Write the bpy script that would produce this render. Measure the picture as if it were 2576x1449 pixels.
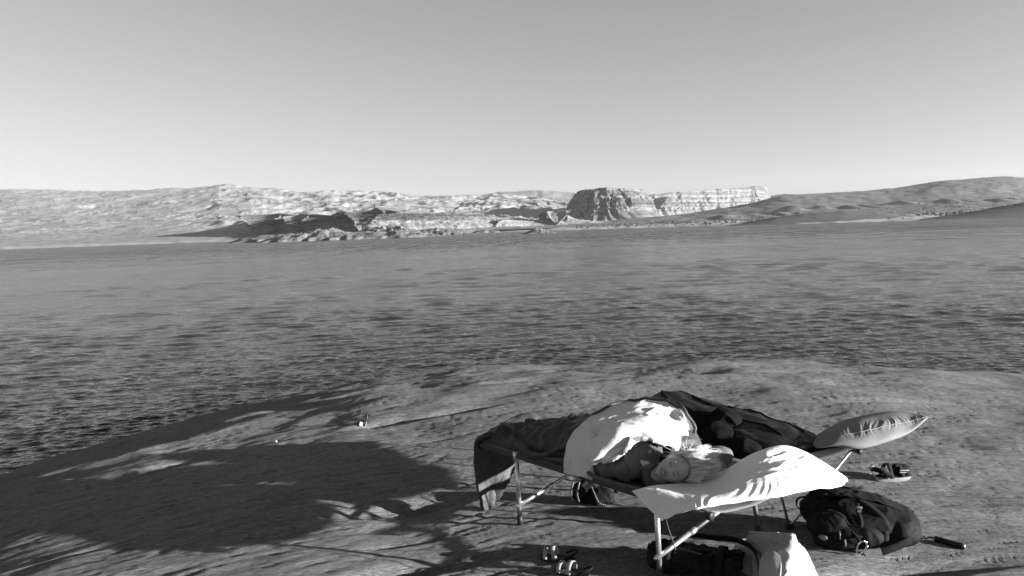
import bpy, bmesh, math, random
import numpy as np
from math import radians, sin, cos, tan, pi, atan
from mathutils import Matrix, Vector

for o in list(bpy.data.objects):
    bpy.data.objects.remove(o)
scene = bpy.context.scene
COL = scene.collection
rng = np.random.default_rng(7)
random.seed(7)

# ------------------------------------------------------------------ camera
CAMZ = 3.30
FPX = 2004.0                       # focal length in pixels of a 2576 px wide picture
PITCH = atan(147 / 2004.0)
ROLL = radians(2.0)
cp, sp, cr, sr = cos(PITCH), sin(PITCH), cos(ROLL), sin(ROLL)
fwd = Vector((0, cp, -sp)); r0 = Vector((1, 0, 0)); u0 = Vector((0, sp, cp))
right = cr * r0 - sr * u0
upv = sr * r0 + cr * u0
cam_data = bpy.data.cameras.new('camera')
cam = bpy.data.objects.new('camera', cam_data)
COL.objects.link(cam)
M = Matrix.Identity(4)
for i in range(3):
    M[i][0] = right[i]; M[i][1] = upv[i]; M[i][2] = -fwd[i]
M[0][3], M[1][3], M[2][3] = 0, 0, CAMZ
cam.matrix_world = M
cam_data.sensor_width = 36
cam_data.lens = 36 * FPX / 2576
cam_data.clip_start = 0.05
cam_data.clip_end = 60000
scene.camera = cam

# ------------------------------------------------------------------ sky, sun, exposure
SUN_EL = radians(9.0)
SUN_AZ = radians(109)              # clockwise from +Y (straight ahead)
SUN_DIR = Vector((sin(SUN_AZ) * cos(SUN_EL), cos(SUN_AZ) * cos(SUN_EL), sin(SUN_EL)))
world = bpy.data.worlds.new('World')
scene.world = world
world.use_nodes = True
nt = world.node_tree
nt.nodes.clear()
sky = nt.nodes.new('ShaderNodeTexSky')
sky.sky_type = 'NISHITA'
sky.sun_disc = False
sky.sun_elevation = SUN_EL
sky.sun_rotation = SUN_AZ
sky.altitude = 1100
sky.air_density = 1.0
sky.dust_density = 0.4
sky.ozone_density = 1.0
bw = nt.nodes.new('ShaderNodeVectorMath')   # black and white conversion of the sky
bw.operation = 'DOT_PRODUCT'
bw.inputs[1].default_value = (0.0, 0.40, 0.27)          # as through an orange filter
bg = nt.nodes.new('ShaderNodeBackground')
bg.inputs['Strength'].default_value = 0.05
wo = nt.nodes.new('ShaderNodeOutputWorld')
nt.links.new(sky.outputs[0], bw.inputs[0])
nt.links.new(bw.outputs['Value'], bg.inputs[0])
nt.links.new(bg.outputs[0], wo.inputs[0])
sun_data = bpy.data.lights.new('sun', 'SUN')
sun_data.energy = 5.0
sun_data.angle = radians(0.53)
sun_data.color = (1, 1, 1)         # the photograph is black and white
sun = bpy.data.objects.new('sun', sun_data)
COL.objects.link(sun)
sun.rotation_euler = SUN_DIR.to_track_quat('Z', 'Y').to_euler()
vs = scene.view_settings
vs.view_transform = 'Standard'
vs.look = 'None'
vs.exposure = 2.1
vs.gamma = 1.0
vs.use_curve_mapping = False

# ------------------------------------------------------------------ survey: a sight line to a place
def ray(x, y):
    u = (x - 1288) / FPX; v = -(y - 724.5) / FPX
    a = cr * u + sr * v; b = -sr * u + cr * v
    return np.array([a, cp + sp * b, -sp + cp * b])
CAMP = np.array([0, 0, CAMZ])
def at(x, y, Y):
    d = ray(x, y); return CAMP + d * (Y / d[1])
def onz(x, y, z):
    d = ray(x, y); return CAMP + d * ((CAMZ - z) / -d[2])

# ------------------------------------------------------------------ noise
def _hash(ix, iy, seed):
    h = (ix.astype(np.int64) * 374761393 + iy.astype(np.int64) * 668265263 + seed * 974634541) & 0xffffffff
    h = ((h ^ (h >> 13)) * 1274126177) & 0xffffffff
    h = h ^ (h >> 16)
    return (h & 0xffff) / 65535.0
def pn(x, y, seed=0):
    """gradient noise, about -0.7..0.7"""
    x = np.asarray(x, float); y = np.asarray(y, float)
    ix = np.floor(x); iy = np.floor(y); fx = x - ix; fy = y - iy
    ux = fx * fx * fx * (fx * (fx * 6 - 15) + 10); uy = fy * fy * fy * (fy * (fy * 6 - 15) + 10)
    def g(a, b):
        t = _hash(ix + a, iy + b, seed) * 2 * pi
        return np.cos(t) * (fx - a) + np.sin(t) * (fy - b)
    n0 = g(0, 0) * (1 - ux) + g(1, 0) * ux
    n1 = g(0, 1) * (1 - ux) + g(1, 1) * ux
    return n0 * (1 - uy) + n1 * uy
def fbm(x, y, octv=4, seed=0, gain=0.5, lac=2.03):
    t = 0; a = 1
    for i in range(octv):
        t = t + a * pn(x, y, seed + i * 17); a *= gain; x = np.asarray(x) * lac + 13.7; y = np.asarray(y) * lac - 7.1
    return t
def billow(x, y, octv=4, seed=0, gain=0.5):
    t = 0; a = 1
    for i in range(octv):
        t = t + a * np.abs(pn(x, y, seed + i * 17)); a *= gain; x = np.asarray(x) * 2.03 + 3.1; y = np.asarray(y) * 2.03 + 5.3
    return t
def sstep(a, b, x):
    t = np.clip((x - a) / (b - a), 0, 1); return t * t * (3 - 2 * t)

# ------------------------------------------------------------------ mesh helpers
def put(name, verts, faces, mat, parent=None, smooth=True):
    me = bpy.data.meshes.new(name)
    verts = np.asarray(verts, dtype=np.float32); 
    if isinstance(faces, np.ndarray):
        n, k = faces.shape
        me.vertices.add(len(verts)); me.vertices.foreach_set('co', verts.ravel())
        me.loops.add(n * k); me.loops.foreach_set('vertex_index', faces.astype(np.int32).ravel())
        me.polygons.add(n)
        me.polygons.foreach_set('loop_start', np.arange(0, n * k, k, dtype=np.int32))
        try: me.polygons.foreach_set('loop_total', np.full(n, k, dtype=np.int32))
        except Exception: pass
        me.update(calc_edges=True)
        me.validate()
    else:
        me.from_pydata([tuple(map(float, v)) for v in verts], [], [tuple(f) for f in faces])
        me.update()
    if smooth:
        me.polygons.foreach_set('use_smooth', np.ones(len(me.polygons), dtype=bool))
    me.materials.append(mat)
    o = bpy.data.objects.new(name, me)
    COL.objects.link(o)
    if parent is not None:
        o.parent = parent
        o.matrix_parent_inverse = parent.matrix_basis.inverted()
    return o
def gridfaces(nu, nv, wrapu=False, wrapv=False, off=0):
    iu = np.arange(nu if wrapu else nu - 1); iv = np.arange(nv if wrapv else nv - 1)
    a, b = np.meshgrid(iu, iv, indexing='ij')
    a2 = (a + 1) % nu; b2 = (b + 1) % nv
    return np.stack([a * nv + b, a2 * nv + b, a2 * nv + b2, a * nv + b2], -1).reshape(-1, 4) + off
def structure(o):
    o['kind'] = 'structure'; return o
def tag(o, label, cat, group=None, kind=None):
    o['label'] = label; o['category'] = cat
    if group: o['group'] = group
    if kind: o['kind'] = kind
    return o
def empty(name, loc=(0, 0, 0)):
    e = bpy.data.objects.new(name, None); COL.objects.link(e); e.location = loc
    e.empty_display_size = 0.1
    return e

# ------------------------------------------------------------------ materials (all grey: a black and white photograph)
def newmat(name):
    m = bpy.data.materials.new(name); m.use_nodes = True
    n = m.node_tree; b = n.nodes['Principled BSDF']
    return m, n, b
def grey(v): return (v, v, v, 1)
def nz(n, scale, detail=6, rough=0.6, stretch=None, rot=None, coord='Object', dist=0.0):
    tc = n.nodes.new('ShaderNodeTexCoord'); mp = n.nodes.new('ShaderNodeMapping')
    n.links.new(tc.outputs[coord], mp.inputs['Vector'])
    if stretch: mp.inputs['Scale'].default_value = stretch
    if rot: mp.inputs['Rotation'].default_value = rot
    t = n.nodes.new('ShaderNodeTexNoise')
    t.inputs['Scale'].default_value = scale; t.inputs['Detail'].default_value = detail
    t.inputs['Roughness'].default_value = rough; t.inputs['Distortion'].default_value = dist
    n.links.new(mp.outputs[0], t.inputs['Vector'])
    return t.outputs['Fac']
def ramp(n, fac, stops):
    r = n.nodes.new('ShaderNodeValToRGB')
    while len(r.color_ramp.elements) < len(stops): r.color_ramp.elements.new(0.5)
    for e, (p, v) in zip(r.color_ramp.elements, stops):
        e.position = p; e.color = grey(v)
    n.links.new(fac, r.inputs[0]); return r.outputs[0]
def mul(n, a, b, fac=1.0, mode='MULTIPLY'):
    x = n.nodes.new('ShaderNodeMix'); x.data_type = 'RGBA'; x.blend_type = mode
    x.inputs[0].default_value = fac
    n.links.new(a, x.inputs[6]); n.links.new(b, x.inputs[7]); return x.outputs[2]
def bump(n, b, h, strength, dist):
    bp = n.nodes.new('ShaderNodeBump'); bp.inputs['Strength'].default_value = strength
    bp.inputs['Distance'].default_value = dist
    n.links.new(h, bp.inputs['Height'])
    prev = b.inputs['Normal'].links
    if prev: n.links.new(prev[0].from_socket, bp.inputs['Normal'])
    n.links.new(bp.outputs[0], b.inputs['Normal'])
def simple(name, v, rough=0.8, var=0.15, scale=20, bstr=0.0, bdist=0.002, bscale=300, spec=0.3, metallic=0.0, sheen=0.0):
    m, n, b = newmat(name)
    c = ramp(n, nz(n, scale), [(0.3, v * (1 - var)), (0.7, v * (1 + var))])
    n.links.new(c, b.inputs['Base Color'])
    b.inputs['Roughness'].default_value = rough
    b.inputs['Specular IOR Level'].default_value = spec
    b.inputs['Metallic'].default_value = metallic
    if sheen: b.inputs['Sheen Weight'].default_value = sheen
    if bstr: bump(n, b, nz(n, bscale, 3), bstr, bdist)
    return m

def mat_rock():
    m, n, b = newmat('slickrock')
    # bedding coordinates: lines curve across the dome
    tc = n.nodes.new('ShaderNodeTexCoord'); sx = n.nodes.new('ShaderNodeSeparateXYZ'); n.links.new(tc.outputs['Object'], sx.inputs[0])
    def mth(op, a_, b_):
        q = n.nodes.new('ShaderNodeMath'); q.operation = op
        for i, v in enumerate((a_, b_)):
            if isinstance(v, (int, float)): q.inputs[i].default_value = v
            else: n.links.new(v, q.inputs[i])
        return q.outputs[0]
    w = mth('ADD', mth('SUBTRACT', sx.outputs[1], mth('MULTIPLY', sx.outputs[0], 0.26)), mth('MULTIPLY', mth('MULTIPLY', sx.outputs[0], sx.outputs[0]), 0.045))
    cb = n.nodes.new('ShaderNodeCombineXYZ'); n.links.new(sx.outputs[0], cb.inputs[0]); n.links.new(w, cb.inputs[1]); n.links.new(sx.outputs[2], cb.inputs[2])
    def bed(scale, detail, rough, st):
        mp = n.nodes.new('ShaderNodeMapping'); mp.inputs['Scale'].default_value = st; n.links.new(cb.outputs[0], mp.inputs[0])
        t = n.nodes.new('ShaderNodeTexNoise'); t.inputs['Scale'].default_value = scale; t.inputs['Detail'].default_value = detail; t.inputs['Roughness'].default_value = rough
        n.links.new(mp.outputs[0], t.inputs['Vector']); return t.outputs['Fac']
    big = ramp(n, nz(n, 0.35, 4), [(0.3, 0.84), (0.7, 1.14)])
    streak = ramp(n, bed(3.0, 8, 0.65, (1.0, 6.0, 2.0)), [(0.36, 0.62), (0.5, 1.0), (0.68, 1.25)])
    speck = ramp(n, bed(20, 6, 0.72, (1.0, 5.0, 1.0)), [(0.39, 0.28), (0.46, 1.0), (0.54, 1.0), (0.66, 2.0)])
    base = n.nodes.new('ShaderNodeRGB'); base.outputs[0].default_value = grey(0.135)
    c = mul(n, base.outputs[0], big); c = mul(n, c, streak, 0.7); c = mul(n, c, speck, 0.9)
    n.links.new(c, b.inputs['Base Color'])
    b.inputs['Roughness'].default_value = 0.92; b.inputs['Specular IOR Level'].default_value = 0.15
    bump(n, b, bed(7, 6, 0.7, (1.0, 4.0, 1.0)), 0.45, 0.02)
    bump(n, b, bed(13, 5, 0.75, (1.0, 6.0, 1.0)), 1.0, 0.016)
    bump(n, b, nz(n, 140, 4, 0.7), 0.25, 0.003)
    return m
def mat_far(name, v, var, sx, streaky=0.0, spots=0.0, spot_scale=0.05, bstr=0.0, bdist=3.0):
    m, n, b = newmat(name)
    c = ramp(n, nz(n, sx, 8, 0.65), [(0.3, v * (1 - var)), (0.7, v * (1 + var))])
    if streaky:
        s = ramp(n, nz(n, 0.03, 6, 0.6, (0.06, 0.06, 4.0)), [(0.38, 1 - streaky), (0.62, 1 + streaky * 0.6)])
        c = mul(n, c, s)
    if spots:
        s = ramp(n, nz(n, spot_scale, 8, 0.7), [(0.40, 1 - spots), (0.5, 1.0)])
        c = mul(n, c, s)
    n.links.new(c, b.inputs['Base Color'])
    b.inputs['Roughness'].default_value = 0.95; b.inputs['Specular IOR Level'].default_value = 0.05
    if bstr: bump(n, b, nz(n, sx * 4, 8, 0.7), bstr, bdist)
    return m
def mat_water():
    m, n, b = newmat('lake_water')
    b.inputs['Base Color'].default_value = grey(0.010)
    b.inputs['IOR'].default_value = 1.33
    b.inputs['Specular IOR Level'].default_value = 0.42
    # ripples too small for the mesh: rougher where the cells are coarser, out on the lake
    g = n.nodes.new('ShaderNodeNewGeometry'); l = n.nodes.new('ShaderNodeVectorMath'); l.operation = 'LENGTH'
    n.links.new(g.outputs['Position'], l.inputs[0])
    mr = n.nodes.new('ShaderNodeMapRange')
    for i, v in ((1, 14), (2, 220), (3, 0.07), (4, 0.30)): mr.inputs[i].default_value = v
    n.links.new(l.outputs['Value'], mr.inputs[0])
    gu = ramp(n, nz(n, 0.045, 5, 0.65, (0.35, 1.6, 1), (0, 0, radians(5))), [(0.3, 0.7), (0.7, 1.25)])
    g2_ = ramp(n, nz(n, 0.8, 3, 0.6, (1.0, 0.32, 1)), [(0.36, 0.75), (0.64, 1.25)])
    g3_ = ramp(n, nz(n, 0.28, 3, 0.6, (1.0, 0.14, 1)), [(0.36, 0.8), (0.64, 1.2)])
    gu = mul(n, mul(n, gu, g2_), g3_)
    mm = n.nodes.new('ShaderNodeMath'); mm.operation = 'MULTIPLY'
    n.links.new(mr.outputs[0], mm.inputs[0]); n.links.new(gu, mm.inputs[1]); n.links.new(mm.outputs[0], b.inputs['Roughness'])
    bump(n, b, nz(n, 0.33, 3, 0.6, (0.5, 1.3, 1), (0, 0, radians(8))), 0.8, 0.16)
    bump(n, b, nz(n, 4.0, 3, 0.6, (0.7, 1.4, 1), (0, 0, radians(6))), 0.8, 0.07)
    return m
M_ROCK = mat_rock()
M_WATER = mat_water()
# ================================================================== the lake
def build_water():
    # fine waves near the camp, coarser cells farther out, then one broad sheet
    nr, na = 640, 470
    r = 1.0 / np.linspace(1 / 9.0, 1 / 200.0, nr)
    a = np.linspace(radians(-42), radians(42), na)
    R, T = np.meshgrid(r, a, indexing='ij')
    X = R * np.sin(T) ; Y = R * np.cos(T)
    Z = np.zeros_like(X)
    wr = np.random.default_rng(11)
    gust = 0.95 + 0.35 * fbm(X * 0.07, Y * 0.14, 3, 5) + 0.35 * fbm(X * 0.45, Y * 0.6, 2, 15)
    cell = np.maximum(np.gradient(r)[:, None], R * (a[1] - a[0]))
    for k in range(104):
        wgt = 1.0
        if k < 70: L = 0.11 * (0.42 / 0.11) ** wr.random(); ak = 0.036; sp_ = 24
        elif k < 88: L = 0.45 * (1.2 / 0.45) ** wr.random(); ak = 0.042; sp_ = 26; wgt = 0.30 + 0.70 * sstep(14, 32, R)
        else: L = 1.2 * (3.6 / 1.2) ** wr.random(); ak = 0.042; sp_ = 28; wgt = 0.10 + 0.90 * sstep(32, 75, R)
        th = radians(97 + wr.normal() * sp_)
        kx, ky = cos(th) * 2 * pi / L, sin(th) * 2 * pi / L
        fade = np.clip((L / cell - 2.0) / 2.0, 0, 1)
        ph = X * kx + Y * ky + wr.random() * 2 * pi + 0.8 * pn(X * 0.45 / max(L, 0.4) + k, Y * 0.45 / max(L, 0.4), k)
        Z += wgt * fade * ak * L / (2 * pi) * (np.sin(ph) - 0.25 * np.cos(2 * ph))
    Z *= np.clip(gust, 0.4, 1.6)
    Z *= 1 - sstep(120, 195, R)
    V = [np.stack([X, Y, Z], -1).reshape(-1, 3)]
    Fc = [gridfaces(nr, na)]
    # outer sheet: ring all the way round and out to the horizon
    ro = np.array([200, 600, 1500, 4000, 12000, 30000.])
    n0 = nr * na
    Xo = ro[:, None] * np.sin(a)[None]; Yo = ro[:, None] * np.cos(a)[None]
    V.append(np.stack([Xo, Yo, np.zeros_like(Xo)], -1).reshape(-1, 3)); Fc.append(gridfaces(len(ro), na, off=n0))
    n1 = n0 + len(ro) * na
    ab = np.linspace(radians(42), radians(318), 90); rb = np.array([9.0, 30, 260, 1500, 8000, 30000.])
    Xb = rb[:, None] * np.sin(ab)[None]; Yb = rb[:, None] * np.cos(ab)[None]
    V.append(np.stack([Xb, Yb, np.zeros_like(Xb)], -1).reshape(-1, 3)); Fc.append(gridfaces(len(rb), 90, off=n1))
    o = put('water', np.concatenate(V), np.concatenate(Fc)[:, ::-1], M_WATER)
    return structure(o)
build_water()

# ================================================================== the rock of the camp
LAM = radians(28)                    # bearing of the bedding lines
def rock_z(x, y, fine=True):
    x = np.asarray(x, float); y = np.asarray(y, float)
    z = 1.35 - np.where(x < 1, 0.0110 + 0.0045 * sstep(6, 11, y), 0.0085) * (x - 1) ** 2 - 0.012 * np.maximum(-4.2 - x, 0) ** 2
    yy = np.maximum(y - 8.6, 0); z = z - 0.0170 * yy ** 2
    yb = np.maximum(-y - 1, 0); z = z - 0.004 * yb ** 2
    near = np.exp(-(((x - 1.0) / 2.2) ** 2 + ((y - 5.0) / 1.9) ** 2))      # the camp stands on an even patch
    z = z + (0.11 * fbm(x * 0.22 + 3, y * 0.22, 3, 21) + 0.05 * fbm(x * 0.6, y * 0.75, 3, 31)) * (1 - 0.85 * near)
    z = z + 0.10 * fbm(x * 0.5, y * 0.75, 3, 33) * sstep(8, 11, y + 0.8 * np.maximum(-x - 1, 0))
    # low swells right of the camp, added out of view to cast shade there
    z = z + 0.34 * np.exp(-(((x - 7.0) / 1.5) ** 2 + ((y - 6.9) / 1.6) ** 2)) + 0.26 * np.exp(-(((x - 4.9) / 1.0) ** 2 + ((y - 3.6) / 0.8) ** 2))
    z = z - 0.03 * sstep(-0.02, 0.05, (x * cos(0.5) - y * sin(0.5) - 0.2 + 0.5 * pn(x * 0.7, y * 0.7, 8))) * 0
    if fine:
        u = x; v = y - 0.26 * x + 0.045 * x * x
        w = v + 0.22 * fbm(x * 0.5, y * 0.5, 2, 41)
        amt = 1 - 0.5 * near
        z = z + amt * 0.010 * fbm(u * 1.1, w * 4.0, 3, 51, 0.5)
        z = z + 0.0050 * fbm(u * 3.0, w * 18.0, 3, 55, 0.65)
        lam = w * 7.0 + 0.6 * pn(u * 0.6, v * 0.6, 61)
        saw = lam - np.floor(lam)
        z = z + amt * 0.008 * (sstep(0, 0.85, saw) - sstep(0.85, 1.0, saw)) * np.clip(1.8 * pn(u * 0.4, w * 0.9, 71) - 0.25, 0, 1)
        z = z + 0.0012 * fbm(x * 18, y * 22, 2, 81, 0.7)
        pit = np.clip(pn(u * 1.7, w * 9.0, 91) - 0.32, 0, 1) + 0.6 * np.clip(pn(u * 3.6, w * 22.0, 95) - 0.24, 0, 1)
        z = z - 0.075 * pit
        hollow = np.clip(pn(u * 0.7, w * 2.4, 99) - 0.27, 0, 1)
        z = z - 0.22 * hollow
    return z
def build_rock():
    nr, na = 520, 630
    r = 2.3 * (24 / 2.3) ** np.linspace(0, 1, nr)
    a = np.linspace(radians(-42), radians(44), na)
    R, T = np.meshgrid(r, a, indexing='ij')
    X = R * np.sin(T); Y = R * np.cos(T)
    Z = rock_z(X, Y)
    V = [np.stack([X, Y, Z], -1).reshape(-1, 3)]; Fc = [gridfaces(nr, na)]
    off = nr * na
    for (r_, a0, a1, n) in ((r[::8], 44, 318, 200),):
        a2 = np.linspace(radians(a0), radians(a1), n)
        R2, T2 = np.meshgrid(r_, a2, indexing='ij')
        X2 = R2 * np.sin(T2); Y2 = R2 * np.cos(T2)
        V.append(np.stack([X2, Y2, rock_z(X2, Y2)], -1).reshape(-1, 3)); Fc.append(gridfaces(len(r_), n, off=off)); off += len(r_) * n
    # disc under the photographer
    r3 = np.linspace(0.01, 2.3, 14); a3 = np.linspace(0, 2 * pi, 60)
    R3, T3 = np.meshgrid(r3, a3, indexing='ij'); X3 = R3 * np.sin(T3); Y3 = R3 * np.cos(T3)
    V.append(np.stack([X3, Y3, rock_z(X3, Y3)], -1).reshape(-1, 3)); Fc.append(gridfaces(14, 60, off=off))
    o = put('ground', np.concatenate(V), np.concatenate(Fc)[:, ::-1], M_ROCK)
    return structure(o)
build_rock()

# ================================================================== far shores
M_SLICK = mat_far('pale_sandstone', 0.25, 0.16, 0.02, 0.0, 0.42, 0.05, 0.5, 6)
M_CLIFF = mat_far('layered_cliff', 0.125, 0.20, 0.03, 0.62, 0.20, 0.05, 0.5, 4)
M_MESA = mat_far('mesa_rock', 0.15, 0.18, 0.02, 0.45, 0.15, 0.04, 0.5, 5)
M_SCRUB = mat_far('scrub_slope', 0.16, 0.2, 0.015, 0.0, 0.5, 0.06, 0.3, 2)
M_FLAT = mat_far('desert_flat', 0.36, 0.2, 0.01, 0.0, 0.45, 0.03)
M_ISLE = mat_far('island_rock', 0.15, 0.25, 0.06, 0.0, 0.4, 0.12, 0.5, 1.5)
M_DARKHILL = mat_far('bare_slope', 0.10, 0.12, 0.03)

def YH(x): return 622 - 0.035 * x          # height of the level horizon in the picture
def interp(px, pts):
    p = np.array(pts, float); return np.interp(px, p[:, 0], p[:, 1])
def xat(px, Y): return ray(px, 577)[0] / ray(px, 577)[1] * Y
def az(px):                                  # X / Y of a bearing
    u = (np.asarray(px, float) - 1288) / FPX
    return u * 1.0 / cp * 1.0 + 0.0026

def shelf_field(name, px0, px1, npx, Y0, Y1, nY, hfun, mat, power=1.0):
    """a height field over bearings px0..px1 and distances Y0..Y1"""
    px = np.linspace(px0, px1, npx); Yv = Y0 * (Y1 / Y0) ** (np.linspace(0, 1, nY) ** power)
    PX, YY = np.meshgrid(px, Yv, indexing='ij')
    X = az(PX) * YY
    Z = hfun(PX, X, YY)
    o = put(name, np.stack([X, YY, Z], -1).reshape(-1, 3), gridfaces(npx, nY), mat)
    return structure(o)

# -- the pale slickrock range on the left
ridge = [(-500, 480), (0, 473), (100, 474), (190, 477), (250, 479), (330, 477), (430, 471), (500, 468), (560, 462), (640, 464), (690, 471), (720, 476), (800, 478), (950, 480), (1010, 485), (1060, 491), (1150, 491), (1250, 486), (1330, 492), (1440, 510), (1520, 540), (1600, 560)]
def h_range(PX, X, Y):
    t = np.clip((Y - 1600) / (4600 - 1600), 0, 1.2)
    e = (YH(PX) - interp(PX, ridge)) / FPX
    prof = np.clip(t, 0, 1) ** 0.85
    z = Y * e * prof * 0.97
    rough = 0.35 + 0.65 * sstep(350, 900, PX)
    t1 = sstep(0.02, 0.25, t)
    w1 = X + 60 * fbm(X / 400, Y / 400, 3, 5); w2 = Y + 60 * fbm(X / 400, Y / 400, 3, 6)
    dome = 1 - billow(w1 / 330, w2 / 420, 3, 101, 0.45) * 1.7
    z = z + t1 * rough * 34 * (dome - 0.45)
    z = z + t1 * 9 * (0.5 - billow(w1 / 75, w2 / 150, 3, 131, 0.5)) * (0.35 + rough)
    z = z + t1 * 1.6 * (0.5 - billow(w1 / 17, w2 / 40, 2, 141, 0.6))
    st = np.sin(z / 7.0 + 2 * fbm(X / 300, Y / 300, 2, 7)) * 1.6
    z = z + st * t1
    cap = Y * e * 1.0
    z = np.minimum(z, cap + 3 * fbm(X / 120, Y / 200, 3, 9))
    z = np.where(t > 1.0, z * (1 - (t - 1.0) * 2.0), z)
    return z + 1.5
shelf_field('slickrock_hills', -330, 1560, 720, 1600, 4900, 240, h_range, M_SLICK, 0.9)

# -- dark plateau far behind, between range and butte
ridge2 = [(1150, 500), (1200, 492), (1260, 484), (1330, 480), (1395, 480), (1440, 486), (1500, 492), (1560, 500), (1700, 540)]
def h_plat(PX, X, Y):
    t = (Y - 5600) / 1900
    e = (YH(PX) - interp(PX, ridge2)) / FPX
    z = Y * e * np.clip(t * 1.6 + 0.1, 0, 1) ** 1.2 * 1.0
    z = z + 30 * (0.5 - billow(X / 300, Y / 300, 4, 203)) * sstep(0, 0.2, t) * (1 - sstep(0.5, 0.7, t))
    return z
shelf_field('far_plateau', 1120, 1720, 200, 5600, 7500, 90, h_plat, M_SCRUB)

# -- flats along the far shore
shore = [(-500, 1150), (0, 1150), (430, 1350), (700, 1150), (1000, 1100), (1200, 1300), (1400, 1050), (1700, 900), (1830, 700), (2100, 560), (2600, 480), (3200, 420)]
def h_flat(PX, X, Y):
    s = interp(PX, shore) * (1 + 0.05 * fbm(PX / 60, PX * 0, 3, 301))
    d = Y - s
    z = np.where(d > 0, 0.4 + 5.0 * (1 - np.exp(-d / 260)), d * 0.02)
    lump = sstep(5, 120, d)
    return z + lump * (1.2 * fbm(X / 60, Y / 90, 4, 311) + 0.7 * fbm(X / 14, Y / 20, 2, 321)) - 0.3
shelf_field('shore_flat', -450, 3100, 420, 420, 6500, 100, h_flat, M_FLAT, 1.0)

# -- terraced walls: an outline with a wall profile swept along it
def wall(name, outline, prof, mat, nu=300, seed=0, gully=1.0, glen=40.0, top_tilt=None, back=400.0, nback=8, hvar=0.05):
    """outline: (X, Y) left to right as seen from the camp; prof: (inward, height 0..1, gully depth, roughness)"""
    P = np.array([(p[0], p[1]) for p in outline], float); H = np.array([p[2] for p in outline], float)
    seg = np.r_[0, np.cumsum(np.linalg.norm(np.diff(P, axis=0), axis=1))]
    L = seg[-1]; s = np.linspace(0, L, nu)
    px = np.interp(s, seg, P[:, 0]); py = np.interp(s, seg, P[:, 1]); h = np.interp(s, seg, H)
    k = 9; ker = np.ones(k) / k
    pad = lambda v: np.r_[[v[0]] * (k // 2), v, [v[-1]] * (k // 2)]
    sx = np.convolve(pad(px), ker, 'valid'); sy = np.convolve(pad(py), ker, 'valid')
    tx = np.gradient(sx); ty = np.gradient(sy); ln = np.hypot(tx, ty); tx /= ln; ty /= ln
    nx, ny = -ty, tx                              # inward (away from the camera for a left-to-right outline)
    V = []
    prof = np.array(prof, float)
    s0 = s; s = s + glen * 1.2 * pn(s / (glen * 3.3), 0 * s, seed + 50)
    h = h * (1 + hvar * fbm(s / (glen * 1.6), 0 * s, 3, seed + 60)); tal = 0.16 * fbm(s / (glen * 1.1), 0 * s + 3.3, 3, seed + 70)
    for (inw, hh, gd, rg) in prof:
        zz = h * (hh + (tal + 0.05 * pn(s / glen * 1.7, 9 * hh + 0 * s, seed + 80)) * 4 * hh * (1 - hh) * (hh > 0))
        but = np.clip(np.abs(pn(s / glen, hh * 1.3 + 0 * s, seed)) * 5.0, 0, 1) * 0.75 + 0.35 * np.clip(np.abs(pn(s / glen * 3.1, hh * 4.5 + 0 * s, seed + 5)) * 4, 0, 1) + 0.3 * pn(s / glen * 8.0, hh * 9 + 0 * s, seed + 7)
        off = inw + gd * gully * (1.1 - but) + rg * fbm(s / (glen * 0.3), hh * 25 + 0 * s, 3, seed + 9)
        zz = zz + rg * 0.25 * fbm(s / (glen * 0.35), hh * 40 + 0 * s, 3, seed + 19) * (hh > 0.05)
        V.append(np.stack([sx + nx * off, sy + ny * off, zz], -1))
    last = V[-1]
    for j in range(1, nback + 1):
        q = last.copy(); f = j / nback
        q[:, 0] += nx * 0 ; q[:, 1] += back * f
        q[:, 2] = last[:, 2] * (1 - 0.02 * f) + 1.5 * fbm(q[:, 0] / 50, q[:, 1] / 50, 3, seed + 31)
        if j == nback: q[:, 2] = -2
        V.append(q)
    V = np.stack(V, 1)
    o = put(name, V.reshape(-1, 3), gridfaces(nu, V.shape[1]), mat)
    return structure(o)
def strata(inset_talus, h_talus, n, total_in, seed, gd, rg):
    """profile: talus, then n ledges up to the rim"""
    r = np.random.default_rng(seed)
    out = [(0, -0.02, 0.3 * gd, rg * 0.3), (inset_talus * 0.35, h_talus * 0.28, 0.55 * gd, rg * 0.4), (inset_talus * 0.7, h_talus * 0.62, 0.8 * gd, rg * 0.5), (inset_talus, h_talus, gd, rg * 0.6)]
    hs = np.cumsum(r.uniform(0.4, 1.6, n)); hs = h_talus + (1 - h_talus) * hs / hs[-1]
    ins = np.cumsum(r.uniform(0.15, 1.8, n)); ins = ins / ins[-1] * total_in
    cur = inset_talus; prevh = h_talus
    for hh, i_ in zip(hs, ins):
        g = gd * (1.0 - 0.55 * (hh - h_talus) / (1 - h_talus))
        out.append((cur + 0.4, prevh + (hh - prevh) * 0.5, g, rg))
        out.append((cur + 0.8, hh - 0.001, g, rg))
        out.append((inset_talus + i_, hh, g * 0.96, rg))
        cur = inset_talus + i_; prevh = hh
    out.append((cur + 12, 1.005, gd * 0.2, rg * 0.3))
    return out
def P3(px, py, Y):
    return (az(px) * Y, Y, (YH(px) - py) / FPX * Y + 2)

# bench with the long shaded wall
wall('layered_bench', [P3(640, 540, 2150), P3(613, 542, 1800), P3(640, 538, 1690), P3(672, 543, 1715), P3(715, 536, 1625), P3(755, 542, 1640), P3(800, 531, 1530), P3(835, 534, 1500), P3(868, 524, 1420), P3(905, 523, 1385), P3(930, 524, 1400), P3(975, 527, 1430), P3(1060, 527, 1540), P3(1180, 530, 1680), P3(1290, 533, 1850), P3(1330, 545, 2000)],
     strata(24, 0.38, 9, 40, 3, 26, 5.5), M_CLIFF, 700, 41, 1.0, 46, back=520, hvar=0.14)
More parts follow.
